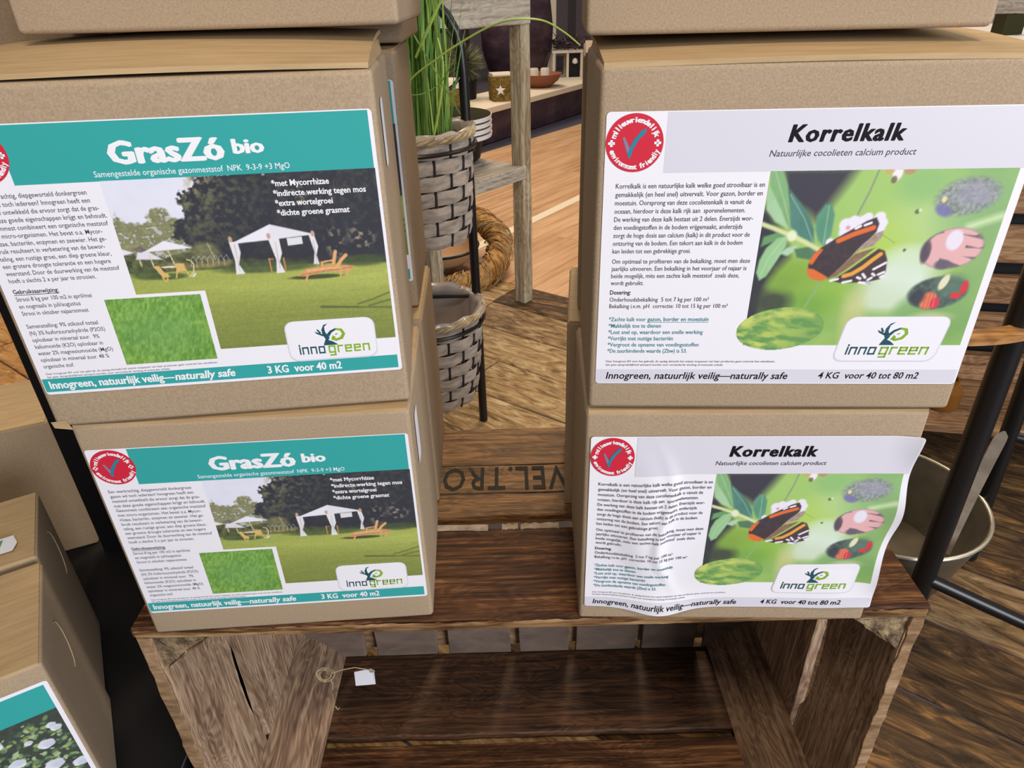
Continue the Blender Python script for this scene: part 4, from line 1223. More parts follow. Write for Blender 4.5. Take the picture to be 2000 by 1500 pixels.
for k in range(4):
    pts = []
    c = (-.505 + rd.uniform(-.008, .008), 1.165, -.535 + rd.uniform(-.006, .006))
    ph = rd.uniform(0, 6); tilt_ = rd.uniform(-.5, .5)
    for i in range(14):
        a = ph + i / 13 * 2 * math.pi * .9
        pts.append((c[0] + .020 * math.cos(a), c[1] + .010 * math.sin(a + tilt_), c[2] + .011 * math.sin(a) + .003 * math.cos(2 * a)))
    m.tube(pts, .0015, 5)
m.tube([(-.50, 1.165, -.54), (-.492, 1.16, -.565), (-.496, 1.16, -.59)], .0014, 5)
m.tube([(-.50, 1.16, -.66), (-.492, 1.155, -.668), (-.488, 1.155, -.66)], .0014, 5)
m.tube([(-.515, 1.175, -.53), (-.56, 1.19, -.62), (-.60, 1.19, -.73)], .0012, 5)
part('knotted_twine', m, M['twine'], tg, o1)

# ------------------------------------------------------------------ black display stand at the left
bs = thing('black_shelf', 'matt black display shelf and upright panel beside the crate', 'shelf', (-1.4, .3, -ZF))
o2 = (-1.4, .3, -ZF)
m = MB(); m.box(-2.15, -.742, .15, 2.0, -.485, -.4555, 0, .004)
part('shelf_board', m, M['black'], bs, o2)
m = MB(); m.box(-1.258, -.72, 1.56, 1.59, -.4555, 1.5, 0, .004)
part('upright_panel', m, M['black'], bs, o2)
m = MB(); m.box(-1.255, -.69, 1.2, 1.559, .905, .930, 0, .003)
part('upper_shelf', m, M['black'], bs, o2)
m = MB(); m.box(-2.05, -.79, .25, 1.9, -ZF, -.486, 0, .004)
part('plinth', m, M['black'], bs, o2)
m = MB(); m.tube([(-.7445, .20, -.4548), (-.7445, .90, -.4548), (-.7445, 1.4, -.4548)], .0016, 5)
part('edge_trim', m, M['ink_soft'], bs, o2, label='thin grey line along the shelf edge')

# ------------------------------------------------------------------ floor of rough planks and warm laminate
DA = R(-37)
dx, dy = math.cos(DA), math.sin(DA)          # plank direction
nx, ny = -dy, dx                             # across, away from the camera
def FP(a, b, z=0):
    return (a * dx + b * nx, a * dy + b * ny, z)
B0 = -.02 * 0 + (.021 * nx + 4.696 * ny)     # far edge of the rough floor, measured across
floor = link('floor', None, None, (0, 0, -ZF))
floor['kind'] = 'structure'
sub = MB(); sub.box(-9, 11, -4, 22, -.06, -.012)
part('subfloor', sub, M['ink_soft'], floor)
M['rough_floor'] = []
def floor_mat(nm, cols):
    return noisy(nm, cols, (9, 34, 34), .62, 1.0, .006, 10, .25, dist=2.2, pos=[.34, .47, .56, .66])
FM = [floor_mat('rough_plank_light', [(112, 88, 58), (164, 134, 94), (186, 158, 116), (212, 190, 150)]),
      floor_mat('rough_plank_mid', [(90, 68, 46), (134, 106, 74), (158, 130, 94), (186, 160, 122)]),
      None,
      floor_mat('warm_golden_plank', [(150, 104, 58), (188, 138, 80), (206, 156, 96), (222, 176, 118)])]
FM[2] = floor_mat('rough_plank_dark', [(44, 32, 22), (72, 54, 36), (96, 72, 46), (140, 104, 62)])
rd = random.Random(12)
PW = .335
pcache = {}
row = 0
b0 = B0
while b0 > -2.2:
    a = -7.5 + rd.uniform(0, 1.2)
    while a < 5.2:
        ln = rd.choice([1.5, 1.9, 2.3])
        near = FP(a + ln / 2, b0 - PW / 2)
        if -6.5 < near[0] < 4.4 and near[1] > -.2:
            key = (ln, rd.randrange(2))
            if key not in pcache:
                m = MB(); m.board(0, ln - .012, -PW + .010, 0, -.03, 0, .005, 10, .003, int(ln * 10) + key[1], long=0)
                pcache[key] = [m.mesh('plank', f, smooth=False) for f in FM]
            w_ = rd.random()
            me = pcache[key][0 if w_ < .55 else 1 if w_ < .85 else 2] if near[0] < .6 else pcache[key][1 if w_ < .15 else 2]
            if near[0] < -1.7: me = pcache[key][3]
            p = link('plank', me, floor)
            q = FP(a, b0)
            p.location = Vector((q[0] * S, q[1] * S, rd.uniform(-.0012, .0008)))
            p.rotation_euler.z = DA
        a += ln
    b0 -= PW
    row += 1
# laminate beyond, running the other way, with a pale metal transition strip
M['laminate'] = wood('warm_laminate', [(168, 126, 90), (196, 154, 114), (212, 174, 134)], 'x', .35, .38, .05, .45, .12)
LA = R(53)
k = 0
for i in range(-9, 14):
    for j in range(5):
        w_, ln = .45, 3.2
        a0 = B0 + j * ln + (i % 2) * 1.1
        aL = ln
        if (i % 2) and j == 0:
            mb2 = MB(); mb2.board(0, 1.1 - .003, -w_ + .003, 0, -.02, .004, .001, 1, 0, 0, long=0)
            q = FP(-i * w_, B0); pp_ = part('laminate_board', mb2, M['laminate'], floor); pp_.location = Vector((q[0] * S, q[1] * S, 0)); pp_.rotation_euler.z = LA
        mb2 = bpy.data.meshes.get('laminate_board_mesh')
        if mb2 is None:
            t_ = MB(); t_.board(0, ln - .003, -w_ + .003, 0, -.02, .004, .001, 1, 0, 0, long=0)
            mb2 = t_.mesh('laminate_board_mesh', M['laminate'])
        q = FP(-i * w_, a0)
        if q[0] < -6 or q[0] > 9: continue
        o = link('laminate_board', mb2, floor); o.location = Vector((q[0] * S, q[1] * S, 0)); o.rotation_euler.z = LA
st = MB()
qa, qb = Vector((-.46, 5.26, 0)), Vector((2.6, 9.65, 0))
dd = (qb - qa).normalized(); nn = Vector((-dd.y, dd.x, 0)) * .055
st.add([qa - nn + Vector((0, 0, .006)), qb - nn + Vector((0, 0, .006)), qb + nn + Vector((0, 0, .006)), qa + nn + Vector((0, 0, .006)), qa - nn * .5 + Vector((0, 0, .014)), qb - nn * .5 + Vector((0, 0, .014)), qb + nn * .5 + Vector((0, 0, .014)), qa + nn * .5 + Vector((0, 0, .014))],
       [(0, 1, 5, 4), (4, 5, 6, 7), (7, 6, 2, 3), (0, 4, 7, 3), (1, 2, 6, 5)])
ts = part('transition_strip', st, M['whiteledge'], floor, label='pale strip across the warm floor')

# walls of the hall
m = MB(); m.box(-9, 11, 20.0, 20.1, 0, 8)
wb = link('wall_back', m.mesh('wall_back', M['lilac']), None, (0, 0, -ZF)); wb['kind'] = 'structure'

# ------------------------------------------------------------------ weathered plant table behind
tb = thing('plant_table', 'weathered grey wooden table with a lower shelf behind the plant stand', 'table', (.1, 4.4, -ZF), R(50))
# local frame: x runs from the near left leg to the far right leg
TLN = .84
def tl(x, y): return (x - TLN, y)
for (x, y) in ((0, 0), (TLN, 0), (0, 1.2), (TLN, 1.2)):
    m = MB(); m.board(x - TLN - .045, x - TLN + .045, y - .045, y + .045, 0, 1.95, .006, 12, .003, int(x * 9 + y), long=2)
    part('leg', m, M['grey_wood'], tb)
m = MB(); m.board(-TLN - .01, .03, -.06, -.035, 1.70, 1.90, .004, 10, .004, 3, long=0); part('apron', m, M['grey_wood_x'], tb)
m = MB(); m.board(-TLN - .01, .03, 1.23, 1.25, 1.70, 1.90, .004, 10, .004, 4, long=0); part('apron', m, M['grey_wood_x'], tb)
for i in range(5):
    m = MB(); m.board(-TLN - .08, .08, -.1 + i * .285, .175 + i * .285, 1.905, 1.95, .005, 8, .004, 10 + i, long=0); part('tabletop_board', m, M['grey_wood_x'], tb)
for i in range(5):
    m = MB(); m.board(-TLN + .02, -.02, -.03 + i * .25, .21 + i * .25, .89, .92, .005, 8, .004, 20 + i, long=0); part('shelf_board', m, M['grey_wood_x'], tb)
m = MB(); m.board(-TLN + .02, -.02, -.055, -.03, .84, .92, .004, 8, .003, 31, long=0); part('shelf_rail', m, M['grey_wood_x'], tb)

# trays on the shelf of the table
for i in range(4):
    z = -ZF + .92 + i * .034 + .15
    t = thing('round_tray', ['lowest', 'second lowest', 'third', 'topmost'][i] + ' white round tray of the pile on the table shelf' + (', dark olive top' if i == 3 else ''), 'tray', (-.40, 4.50, z), 0, 'white trays piled on the table shelf')
    m = MB(); m.lathe([(0, 0), (.28, 0), (.318, .012), (.322, .036), (.310, .036), (.30, .012), (0, .012)], (0, 0, 0), 48)
    part('tray_body', m, M['whiteglaze'], t, smooth=True)
    if i == 3:
        m = MB(); m.lathe([(0, .040), (.316, .040), (.318, .030)], (0, 0, 0), 48)
        part('tray_cover', m, M['olive'], t, label='dark olive round cover')
t = thing('cake_stand_base', 'dark round base carrying the pile of white trays', 'stand', (-.40, 4.50, -ZF + .921), 0)
m = MB(); m.lathe([(0, 0), (.20, 0), (.24, .03), (.26, .147), (0, .147)], (0, 0, 0), 32); part('base', m, M['black'], t, smooth=True)
m = MB(); m.lathe([(.262, .138), (.264, .148), (.24, .148)], (0, 0, 0), 32); part('rim', m, M['blackmetal'], t)

# ------------------------------------------------------------------ black plant stand
ps = thing('plant_stand', 'tall black metal stand with a curled top holding two baskets', 'stand', (-.148, 2.89, -ZF))
o3 = (-.148, 2.89, -ZF)
m = MB()
pts = [(-.148, 2.89, -ZF), (-.150, 2.89, -.2), (-.153, 2.89, .40), (-.155, 2.89, .72), (-.160, 2.89, .80), (-.175, 2.89, .86), (-.205, 2.89, .915), (-.245, 2.89, .955), (-.30, 2.89, .985), (-.36, 2.89, 1.0)]
m.tube(pts, .0205, 12)
part('post', m, M['blackmetal'], ps, o3, True)
m = MB()
pts = [(-.160, 2.885, .775)]
for i in range(15):
    a = R(-10 + i * 17)
    pts.append((-.235 + .062 * math.cos(a), 2.885, .815 + .062 * math.sin(a)))
m.tube([(-.165, 2.885, .70), (-.160, 2.885, .78), (-.175, 2.885, .83), (-.205, 2.885, .862), (-.245, 2.885, .872), (-.29, 2.885, .862)], .010, 8)
m.tube([(-.170, 2.88, .705), (-.195, 2.87, .675), (-.225, 2.86, .66), (-.245, 2.85, .68)], .007, 8)
m.tube([(-.205, 2.87, .742), (-.235, 2.86, .72), (-.265, 2.85, .70)], .011, 8)
part('scroll', m, M['blackmetal'], ps, o3, True)
m = MB(); m.tube([(-.30, 2.89, .985), (-.42, 2.89, 1.0), (-.52, 2.89, .96), (-.57, 2.89, .85), (-.575, 2.89, .4), (-.575, 2.89, -ZF)], .0205, 12)
part('post', m, M['blackmetal'], ps, o3, True)
for z in (-.205, .50):
    m = MB(); m.tube([(-.575, 2.89, z), (-.36, 2.89, z), (-.15, 2.89, z)], .012, 8)
    part('cross_bar', m, M['blackmetal'], ps, o3, True)
for z in (.485, -.245):
    m = MB()
    ringp = [(-.365 + .252 * math.cos(a), 2.76 + .252 * math.sin(a), z) for a in [2 * math.pi * i / 36 for i in range(36)]]
    m.tube(ringp, .008, 6, closed=True)
    part('basket_ring', m, M['blackmetal'], ps, o3, True)
    m = MB()
    m.tube([(-.148, 2.875, z + .02), (-.128, 2.84, z - .01), (-.128, 2.83, z - .05), (-.135, 2.835, z - .075)], .007, 6)
    part('hook', m, M['blackmetal'], ps, o3, True)

def basket(name_label, cx, cy, ztop, h, rt, rb, bulge=.0, liner_r=.97):
    t = thing('woven_basket', name_label, 'basket', (cx, cy, ztop - h))
    rows = 7
    ns = 20
    for r_ in range(rows):
        m = MB()
        za = h * (r_ + .03) / rows; zb = h * (r_ + .97) / rows
        N = 120
        vs = []; fs = []
        for i in range(N):
            a = 2 * math.pi * i / N
            for (z, q) in ((za, 0), ((za + zb) / 2, 1), (zb, 0)):
                tt = z / h
                base = rb + (rt - rb) * min(1, tt ** .6 * 1.0)
                rr = base + .007 * math.cos(a * ns / 2 + math.pi * (r_ % 2) - math.pi / 2) + .0035 * q
                vs.append((rr * math.cos(a), rr * math.sin(a), z + .002 * math.sin(a * 3 + r_)))
        for i in range(N):
            j = (i + 1) % N
            for k_ in range(2):
                fs.append((i * 3 + k_, j * 3 + k_, j * 3 + k_ + 1, i * 3 + k_ + 1))
        m.add(vs, fs)
        part('weave_band', m, M['weave'], t, smooth=True)
    for s_ in range(ns):
        a = 2 * math.pi * (s_ + .5) / ns
        m = MB()
        pts = []
        for i in range(9):
            z = h * i / 8
            base = rb + (rt - rb) * min(1, (z / h) ** .6)
            pts.append(((base - .001) * math.cos(a), (base - .001) * math.sin(a), z))
        m.tube(pts, .0050, 5)
        part('stake', m, M['ink_soft'] if False else M['darkpanel'], t)
    m = MB()
    m.lathe([(0, .0), (rb * .98, .0), (rb, .01)], (0, 0, 0), 32)
    part('bottom', m, M['weave'], t)
    m = MB()
    for q in range(4):
        pts = []
        for i in range(60):
            a = 2 * math.pi * i / 60
            w_ = a * 9 + q * 1.57
            pts.append(((rt + .006 + .007 * math.cos(w_)) * math.cos(a), (rt + .006 + .007 * math.cos(w_)) * math.sin(a), h + .012 + .010 * math.sin(w_)))
        m.tube(pts, .0085, 6, closed=True)
    part('rim', m, M['weave_rim'], t, smooth=True, label='pale twisted rim')
    m = MB()   # crumpled plastic lining, folded over the rim
    rdl = random.Random(int(ztop * 100))
    ph = [rdl.uniform(0, 6.28) for _ in range(8)]
    def lin_(a, b):
        th = 2 * math.pi * a
        prof = [(rt + .010, h - .004), (rt + .014, h + .022), (rt + .002, h + .034), (rt - .020, h + .020), (rt - .034, h - .05), (rt - .05, h - .14), (rt - .08, h - .20), (.02, h - .21)]
        x = b * (len(prof) - 1); i = min(int(x), len(prof) - 2); f_ = x - i
        r_ = prof[i][0] * (1 - f_) + prof[i + 1][0] * f_; z_ = prof[i][1] * (1 - f_) + prof[i + 1][1] * f_
        wv = sum(math.sin(th * (5 + 3 * k_) + ph[k_] + b * (4 + k_)) / (1.4 + .5 * k_) for k_ in range(5))
        r_ += .0045 * wv * (1 if b > .1 else .5); z_ += .004 * math.sin(th * 13 + ph[6]) + .003 * wv * (b < .3)
        return (r_ * math.cos(th), r_ * math.sin(th), z_)
    m.grid(lin_, 110, 22)
    part('plastic_lining', m, M['film'], t, smooth=True, label='crumpled cloudy plastic lining')
    return t
basket('upper grey woven basket on the black stand, holding tall grass', -.365, 2.76, .52, .40, .236, .205)
basket('lower grey woven basket on the black stand, empty with plastic lining', -.365, 2.76, -.215, .42, .240, .190)

# tall grass
gr = thing('grass_plant', 'tall green artificial grass standing in the upper basket', 'plant', (-.365, 2.76, .36))
o4 = (-.365, 2.76, .36)
rd = random.Random(77)
def blade(m, p0, p1, sag, w, nseg=7, mi=0):
    p0 = Vector(p0); p1 = Vector(p1)
    d = p1 - p0
    side = Vector((rd.uniform(-1, 1), rd.uniform(-.5, .5), rd.uniform(-.1, .1))).cross(d)
    if side.length < 1e-6: side = Vector((1, 0, 0))
    side.normalize()
    vs = []; fs = []
    for i in range(nseg + 1):
        t_ = i / nseg
        c = p0 + d * t_ + Vector(sag) * (t_ * t_)
        ww = w * (1 - .85 * t_ ** 2)
        vs += [c - side * ww, c + side * ww]
    for i in range(nseg):
        fs.append((2 * i, 2 * i + 1, 2 * i + 3, 2 * i + 2))
    m.add(vs, fs, mi)
m = MB()
for i in range(640):
    a = rd.uniform(0, 6.28); r_ = .135 * math.sqrt(rd.random())
    bx_, by_ = -.352 + r_ * math.cos(a) * .95, 2.76 + r_ * math.sin(a)
    sp = rd.uniform(-.10, .06) + (bx_ + .352) * .35
    L_ = rd.uniform(.45, .95)
    blade(m, (bx_, by_, .36), (bx_ + sp * .55, by_ + rd.uniform(-.10, .08), .42 + L_), (rd.uniform(-.05, .05), rd.uniform(-.04, .04), 0), rd.uniform(.004, .0085), mi=0 if rd.random() < .72 else 1)
g = part('blades', m, [M['grass'], M['grass2']], gr, o4); g['kind'] = 'stuff'
def arch(pts, w, mt):
    m = MB()
    P_ = [Vector(p) for p in pts]
    out = []
    n_ = len(P_)
    for i in range(n_ - 1):
        for k_ in range(6):
            t_ = k_ / 6
            a_ = P_[max(i - 1, 0)]; b_ = P_[i]; c_ = P_[i + 1]; d_ = P_[min(i + 2, n_ - 1)]
            out.append(.5 * ((2 * b_) + (c_ - a_) * t_ + (2 * a_ - 5 * b_ + 4 * c_ - d_) * t_ ** 2 + (3 * b_ - a_ - 3 * c_ + d_) * t_ ** 3))
    out.append(P_[-1])
    m.tube(out, [w * (.5 + .5 * math.sin(math.pi * min(1, .15 + .8 * i / len(out)))) for i in range(len(out))], 5)
    return part('arching_blade', m, mt, gr, o4)
arch([(-.40, 2.70, .52), (-.36, 2.65, .62), (-.328, 2.6, .724), (-.22, 2.54, .80), (-.127, 2.5, .853), (-.033, 2.45, .897), (.048, 2.4, .915), (.127, 2.4, .909), (.188, 2.35, .879), (.235, 2.3, .844)], .0036, M['grass2'])
arch([(-.35, 2.62, .95), (-.28, 2.58, .84), (-.20, 2.56, .70), (-.155, 2.55, .62)], .0028, M['grass'])
arch([(-.40, 2.60, .70), (-.30, 2.56, .685), (-.22, 2.56, .72), (-.16, 2.55, .80)], .0024, M['grass'])
arch([(-.30, 2.62, .42), (-.24, 2.58, .60), (-.205, 2.56, .76), (-.215, 2.55, .86)], .0055, M['grass2'])
arch([(-.30, 2.60, .80), (-.25, 2.56, .88), (-.20, 2.54, .96), (-.15, 2.52, 1.02)], .0055, M['grass2'])

# ------------------------------------------------------------------ straw wreath and metal bowl on the floor
wc = (-.50, 4.98, -.70)
wr = thing('straw_wreath', 'thick straw wreath lying on the floor behind the plant stand', 'wreath', wc)
wr.rotation_euler.x = R(20)
m = MB()
m.tube([(.44 * math.cos(a), .44 * math.sin(a), 0) for a in [2 * math.pi * i / 48 for i in range(48)]], .085, 14, closed=True)
part('core', m, M['straw'], wr, smooth=True)
m = MB()
rd = random.Random(9)
for i in range(620):
    a = rd.uniform(0, 6.283); b0_ = rd.uniform(0, 6.283); tw = rd.uniform(.6, 1.6); da = rd.uniform(.05, .28)
    r0 = rd.uniform(.086, .108)
    pts = []
    for k_ in range(6):
        A = a + da * k_ / 5; Bt = b0_ + tw * k_ / 5
        rr = .44 + r0 * math.cos(Bt)
        pts.append((rr * math.cos(A), rr * math.sin(A), r0 * math.sin(Bt) * .95))
    m.tube(pts, rd.uniform(.0028, .0052), 4, mi=0 if rd.random() < .6 else 1, cap=False)
w = part('straw', m, [M['straw'], M['weave_rim']], wr); w['kind'] = 'stuff'
bo = thing('serving_bowl', 'tan bowl with a black rim lying inside the straw wreath', 'bowl', (-.52, 4.95, -ZF + .10))
m = MB(); m.lathe([(0, .0), (.20, .0), (.27, .05), (.30, .12), (.285, .12), (.25, .06), (.19, .02), (0, .02)], (0, 0, 0), 40); part('bowl_body', m, M['tan'], bo, smooth=True)
m = MB(); m.tube([(.295 * math.cos(a), .295 * math.sin(a), .122) for a in [2 * math.pi * i / 40 for i in range(40)]], .012, 8, closed=True); part('bowl_rim', m, M['blackmetal'], bo, smooth=True)
m = MB(); m.tube([(-.02 + .075 * math.cos(a), -.31, .07 + .075 * math.sin(a)) for a in [2 * math.pi * i / 28 for i in range(28)]], .006, 6, closed=True); part('ring_handle', m, M['zinc_rim'], bo, smooth=True, label='thin silver ring handle')

# ------------------------------------------------------------------ far display ledge and goods
ld = thing('display_ledge', 'low whitewashed display ledge in the background', 'ledge', (.45, 10.9, -ZF), R(57.5))
m = MB(); m.box(-2.9, 6, 0, .95, .40, .48, 0, .006); part('ledge_top', m, M['whiteledge'], ld)
m = MB(); m.box(-2.85, 5.9, .06, .9, 0, .40, 0, .004); part('plinth', m, M['plum'], ld)
m = MB(); m.box(-2.9, 6, .951, 3.0, 0, .478, 0, .004); part('rear_step', m, M['darkpanel'], ld)
def onledge(x, y, dz=0):      # local ledge coords -> layout
    c, s_ = math.cos(R(57.5)), math.sin(R(57.5))
    return (.45 + x * c - y * s_, 10.9 + x * s_ + y * c, -.40 + dz)
# moss pot with white star
t = thing('moss_pot', 'square moss pot with a white star on the background ledge', 'pot', onledge(-.52, .24), R(12))
m = MB(); m.board(-.165, .165, -.165, .165, 0, .32, .02, 6, .01, 2, long=2); part('pot_body', m, M['moss'], t, smooth=True)
m = MB()
sp_ = [(math.cos(math.pi / 2 + i * math.pi / 5) * (.075 if i % 2 == 0 else .033), math.sin(math.pi / 2 + i * math.pi / 5) * (.075 if i % 2 == 0 else .033)) for i in range(10)]
m.add([(-.02 + p[0] - .03, -.178, .15 + p[1]) for p in sp_] + [(-.05, -.184, .15)], [(i, (i + 1) % 10, 10) for i in range(10)])
part('star', m, M['whiteglaze'], t, label='white five-pointed star')
m = MB(); m.box(-.15, .15, -.15, .15, .32, .36, 0, .01); part('glass_lid', m, M['cream'], t)
# fuzzy grey-green ball plant
t = thing('tuft_plant', 'round grey-green tufted plant in a dark pot on the background ledge', 'plant', onledge(-.62, .82), 0)
m = MB(); m.lathe([(0, 0), (.17, 0), (.20, .25), (.18, .25), (0, .22)], (0, 0, 0), 20); part('pot', m, M['black'], t, smooth=True)
m = MB(); rd = random.Random(3)
for i in range(700):
    v = Vector((rd.gauss(0, 1), rd.gauss(0, 1), rd.gauss(0, 1))).normalized()
    c = Vector((0, 0, .48))
    blade(m, c + v * .08, c + v * rd.uniform(.24, .34), (0, 0, 0), .012, 2)
g = part('tufts', m, M['heather'], t); g['kind'] = 'stuff'
# glass jars of moss left of it
for i, (a_, b_) in enumerate(((-1.25, .60), (-1.75, .95))):
    t = thing('moss_jar', ['glass-lidded moss jar seen between the grass and the black post', 'moss jar partly hidden behind the tall grass'][i], 'jar', onledge(a_, b_), 0)
    m = MB(); m.lathe([(0, 0), (.20, 0), (.22, .06), (.22, .24), (0, .24)], (0, 0, 0), 24); part('jar_body', m, M['moss'], t, smooth=True)
    m = MB(); m.lathe([(0, .36), (.18, .34), (.225, .27), (.225, .24)], (0, 0, 0), 24); part('lid', m, M['cream'], t, smooth=True)
# plum vases
for i, (a_, b_, r_, h_) in enumerate(((1.75, 1.35, .62, 1.9), (.9, 2.35, .5, 1.7))):
    t = thing('floor_vase', ['large plum-brown glazed vase behind the terracotta bowl', 'dark plum vase behind the moss pot and the grey table leg'][i], 'vase', onledge(a_, b_), 0)
    m = MB(); m.lathe([(0, 0), (r_ * .6, 0), (r_ * .84, h_ * .1), (r_ * .97, h_ * .25), (r_, h_ * .42), (r_ * .92, h_ * .65), (r_ * .6, h_ * .88), (r_ * .45, h_), (r_ * .40, h_), (r_ * .4, h_ * .9)], (0, 0, 0), 48)
    part('vase_body', m, M['plum'], t, smooth=True)
# terracotta bowl with two cream pots
tbp = onledge(.95, .45)
t = thing('terracotta_bowl', 'terracotta bowl holding two cream pots on the background ledge', 'bowl', tbp, 0)
m = MB(); m.lathe([(0, 0), (.17, 0), (.30, .10), (.36, .20), (.34, .20), (.27, .10), (.15, .03), (0, .03)], (0, 0, 0), 40); part('bowl_body', m, M['terracotta'], t, smooth=True)
for i, dx_ in enumerate((-.09, .09)):
    t = thing('cream_pot', ['left', 'right'][i] + ' small cream pot standing in the terracotta bowl', 'pot', (tbp[0] + dx_, tbp[1], tbp[2] + .04), 0, 'cream pots in the terracotta bowl')
    m = MB(); m.lathe([(0, 0), (.065, 0), (.075, .22), (.06, .24), (.05, .24), (.05, .1), (0, .1)], (0, 0, 0), 20); part('pot_body', m, M['cream'], t, smooth=True)
# lantern and feathered dark object at right
lp = onledge(2.05, .55)
t = thing('lantern', 'white framed lantern with a dark opening beside the terracotta bowl', 'lantern', lp, R(5))
m = MB()
for x in (-.24, 0, .24):
    m.box(x - .02, x + .02, -.16, -.12, 0, .42)
    m.box(x - .02, x + .02, .12, .16, 0, .42)
m.box(-.27, .27, -.18, .18, 0, .04); m.box(-.27, .27, -.18, .18, .42, .46)
part('frame', m, M['cream'], t)
m = MB(); m.box(.02, .22, -.11, .11, .04, .42); part('dark_insert', m, M['black'], t)
m = MB(); m.lathe([(0, .0), (.045, .02), (.05, .05), (.03, .09), (0, .1)], (.13, -.13, .24), 14); part('bauble', m, M['whiteglaze'], t, smooth=True)
t = thing('dried_bouquet', 'dark dried twigs lying on top of the white lantern', 'bouquet', (lp[0], lp[1], lp[2] + .46), 0)
m = MB(); rd = random.Random(31)
for i in range(260):
    v = Vector((rd.gauss(0, .20), rd.gauss(0, .1), abs(rd.gauss(0, .07)) + .01))
    blade(m, v, v + Vector((rd.uniform(-.14, .14), rd.uniform(-.1, .1), rd.uniform(0, .12))), (0, 0, 0), .012, 2)
g = part('twigs', m, M['plum'], t); g['kind'] = 'stuff'
# tall backdrop boards
t = thing('display_board', 'beige grey upright panel beyond the pale table at the upper right corner', 'board', (4.6, 6.4, -ZF), R(-8))
m = MB(); m.board(-2.0, 2.4, -.03, .03, 0, 3.2, .004, 4, .002, 5, long=2); part('board', m, M['grey_wood_x'], t)
for i, (a_, b_, w_, mt, lb) in enumerate(((3.1, 1.6, .5, 'cream', 'pale upright board right of the large plum vase'), (-.2, 2.75, 1.5, 'lilac', 'grey-lilac upright board behind the tufted plant'), (3.3, 1.1, .14, 'darkpanel', 'narrow dark upright board beside the pale one'))):
    t = thing('display_board', lb, 'board', onledge(a_, b_), R(10))
    m = MB(); m.board(-w_ / 2, w_ / 2, -.03, .03, 0, 2.6, .004, 4, .002, i, long=2); part('board', m, M[mt], t)
# flowers
fp = onledge(-1.0, 1.5)
t = thing('flower_bunch', 'orange, red and yellow flowers behind the tall grass', 'flowers', (fp[0], fp[1], fp[2]), 0)
m = MB(); m.lathe([(0, 0), (.12, 0), (.16, .35), (.13, .35), (0, .3)], (0, 0, 0), 20); part('pot', m, M['darkpanel'], t, smooth=True)
m = MB()
for (x, z) in ((-.18, .85), (.12, .78), (.02, 1.0)): m.tube([(0, 0, .3), (x * .5, 0, .6), (x, 0, z)], .012, 5)
part('stems', m, M['heather'], t)
rd = random.Random(6)
for (x, z, r_, mt, lb) in ((-.22, .86, .15, 'orange', 'orange bloom'), (.18, .74, .13, 'redflower', 'red bloom'), (.02, 1.03, .09, 'yellow', 'yellow bloom')):
    m = MB()
    for i in range(60):
        v = Vector((rd.gauss(0, 1), rd.gauss(0, 1), rd.gauss(0, .8))).normalized()
        blade(m, Vector((x, 0, z)) + v * r_ * .2, Vector((x, 0, z)) + v * r_, (0, 0, 0), r_ * .22, 3)
    part('bloom', m, M[mt], t, label=lb)

# ------------------------------------------------------------------ right: chair, zinc tub, slatted shelf
ch = thing('metal_chair', 'black metal chair with a honey-coloured bentwood rail at the right edge', 'chair', (1.6, 1.7, -ZF))
o5 = (1.6, 1.7, -ZF)
def leg(p0, p1, r_=.031):
    m = MB(); m.tube([p0, ((p0[0] + p1[0]) / 2, (p0[1] + p1[1]) / 2, (p0[2] + p1[2]) / 2), p1], r_, 14)
    part('leg', m, M['blackmetal'], ch, o5, True)
leg((1.252, 1.50, -.862), (1.238, 1.50, .62))
leg((1.684, 1.87, -.862), (1.638, 1.87, .10), .027)
leg((2.02, 1.20, -.862), (1.98, 1.20, .30))
leg((2.35, 1.62, -.862), (2.3, 1.62, .10), .027)
m = MB()
for p in ((1.252, 1.50), (1.684, 1.87), (2.02, 1.20), (2.35, 1.62)):
    m.lathe([(0, 0), (.036, 0), (.036, .022), (.02, .03), (0, .03)], (p[0], p[1], -ZF), 14)
part('foot_cap', m, M['black'], ch, o5, True)
def bar(pts, r_=.02):
    m = MB(); m.tube(pts, r_, 10); part('stretcher', m, M['blackmetal'], ch, o5, True)
bar([(1.262, 1.49, -.60), (1.61, 1.38, -.735), (2.01, 1.20, -.735)], .021)
bar([(1.285, 1.50, -.60), (1.48, 1.68, -.60), (1.675, 1.87, -.60)], .012) if False else None
bar([(1.660, 1.87, -.34), (1.95, 1.76, -.37), (2.33, 1.62, -.37)], .018)
m = MB()
# bentwood rail: flat curved band
cxr, cyr = 1.10, 1.815
vs = []; fs = []
n = 40
for i in range(n + 1):
    th = R(215 + 125 * i / n)
    for (rr, z) in ((.345, .262), (.345, .247), (.395, .243), (.395, .258)):
        vs.append((cxr + rr * math.cos(th), cyr + rr * math.sin(th), z))
for i in range(n):
    for j in range(4):
        k_ = (j + 1) % 4
        fs.append((i * 4 + j, i * 4 + k_, i * 4 + 4 + k_, i * 4 + 4 + j))
fs += [(0, 1, 2, 3), (n * 4 + 3, n * 4 + 2, n * 4 + 1, n * 4)]
m.add(vs, fs)
part('bentwood_rail', m, M['chairwood'], ch, o5, label='curved honey-coloured wooden rail')

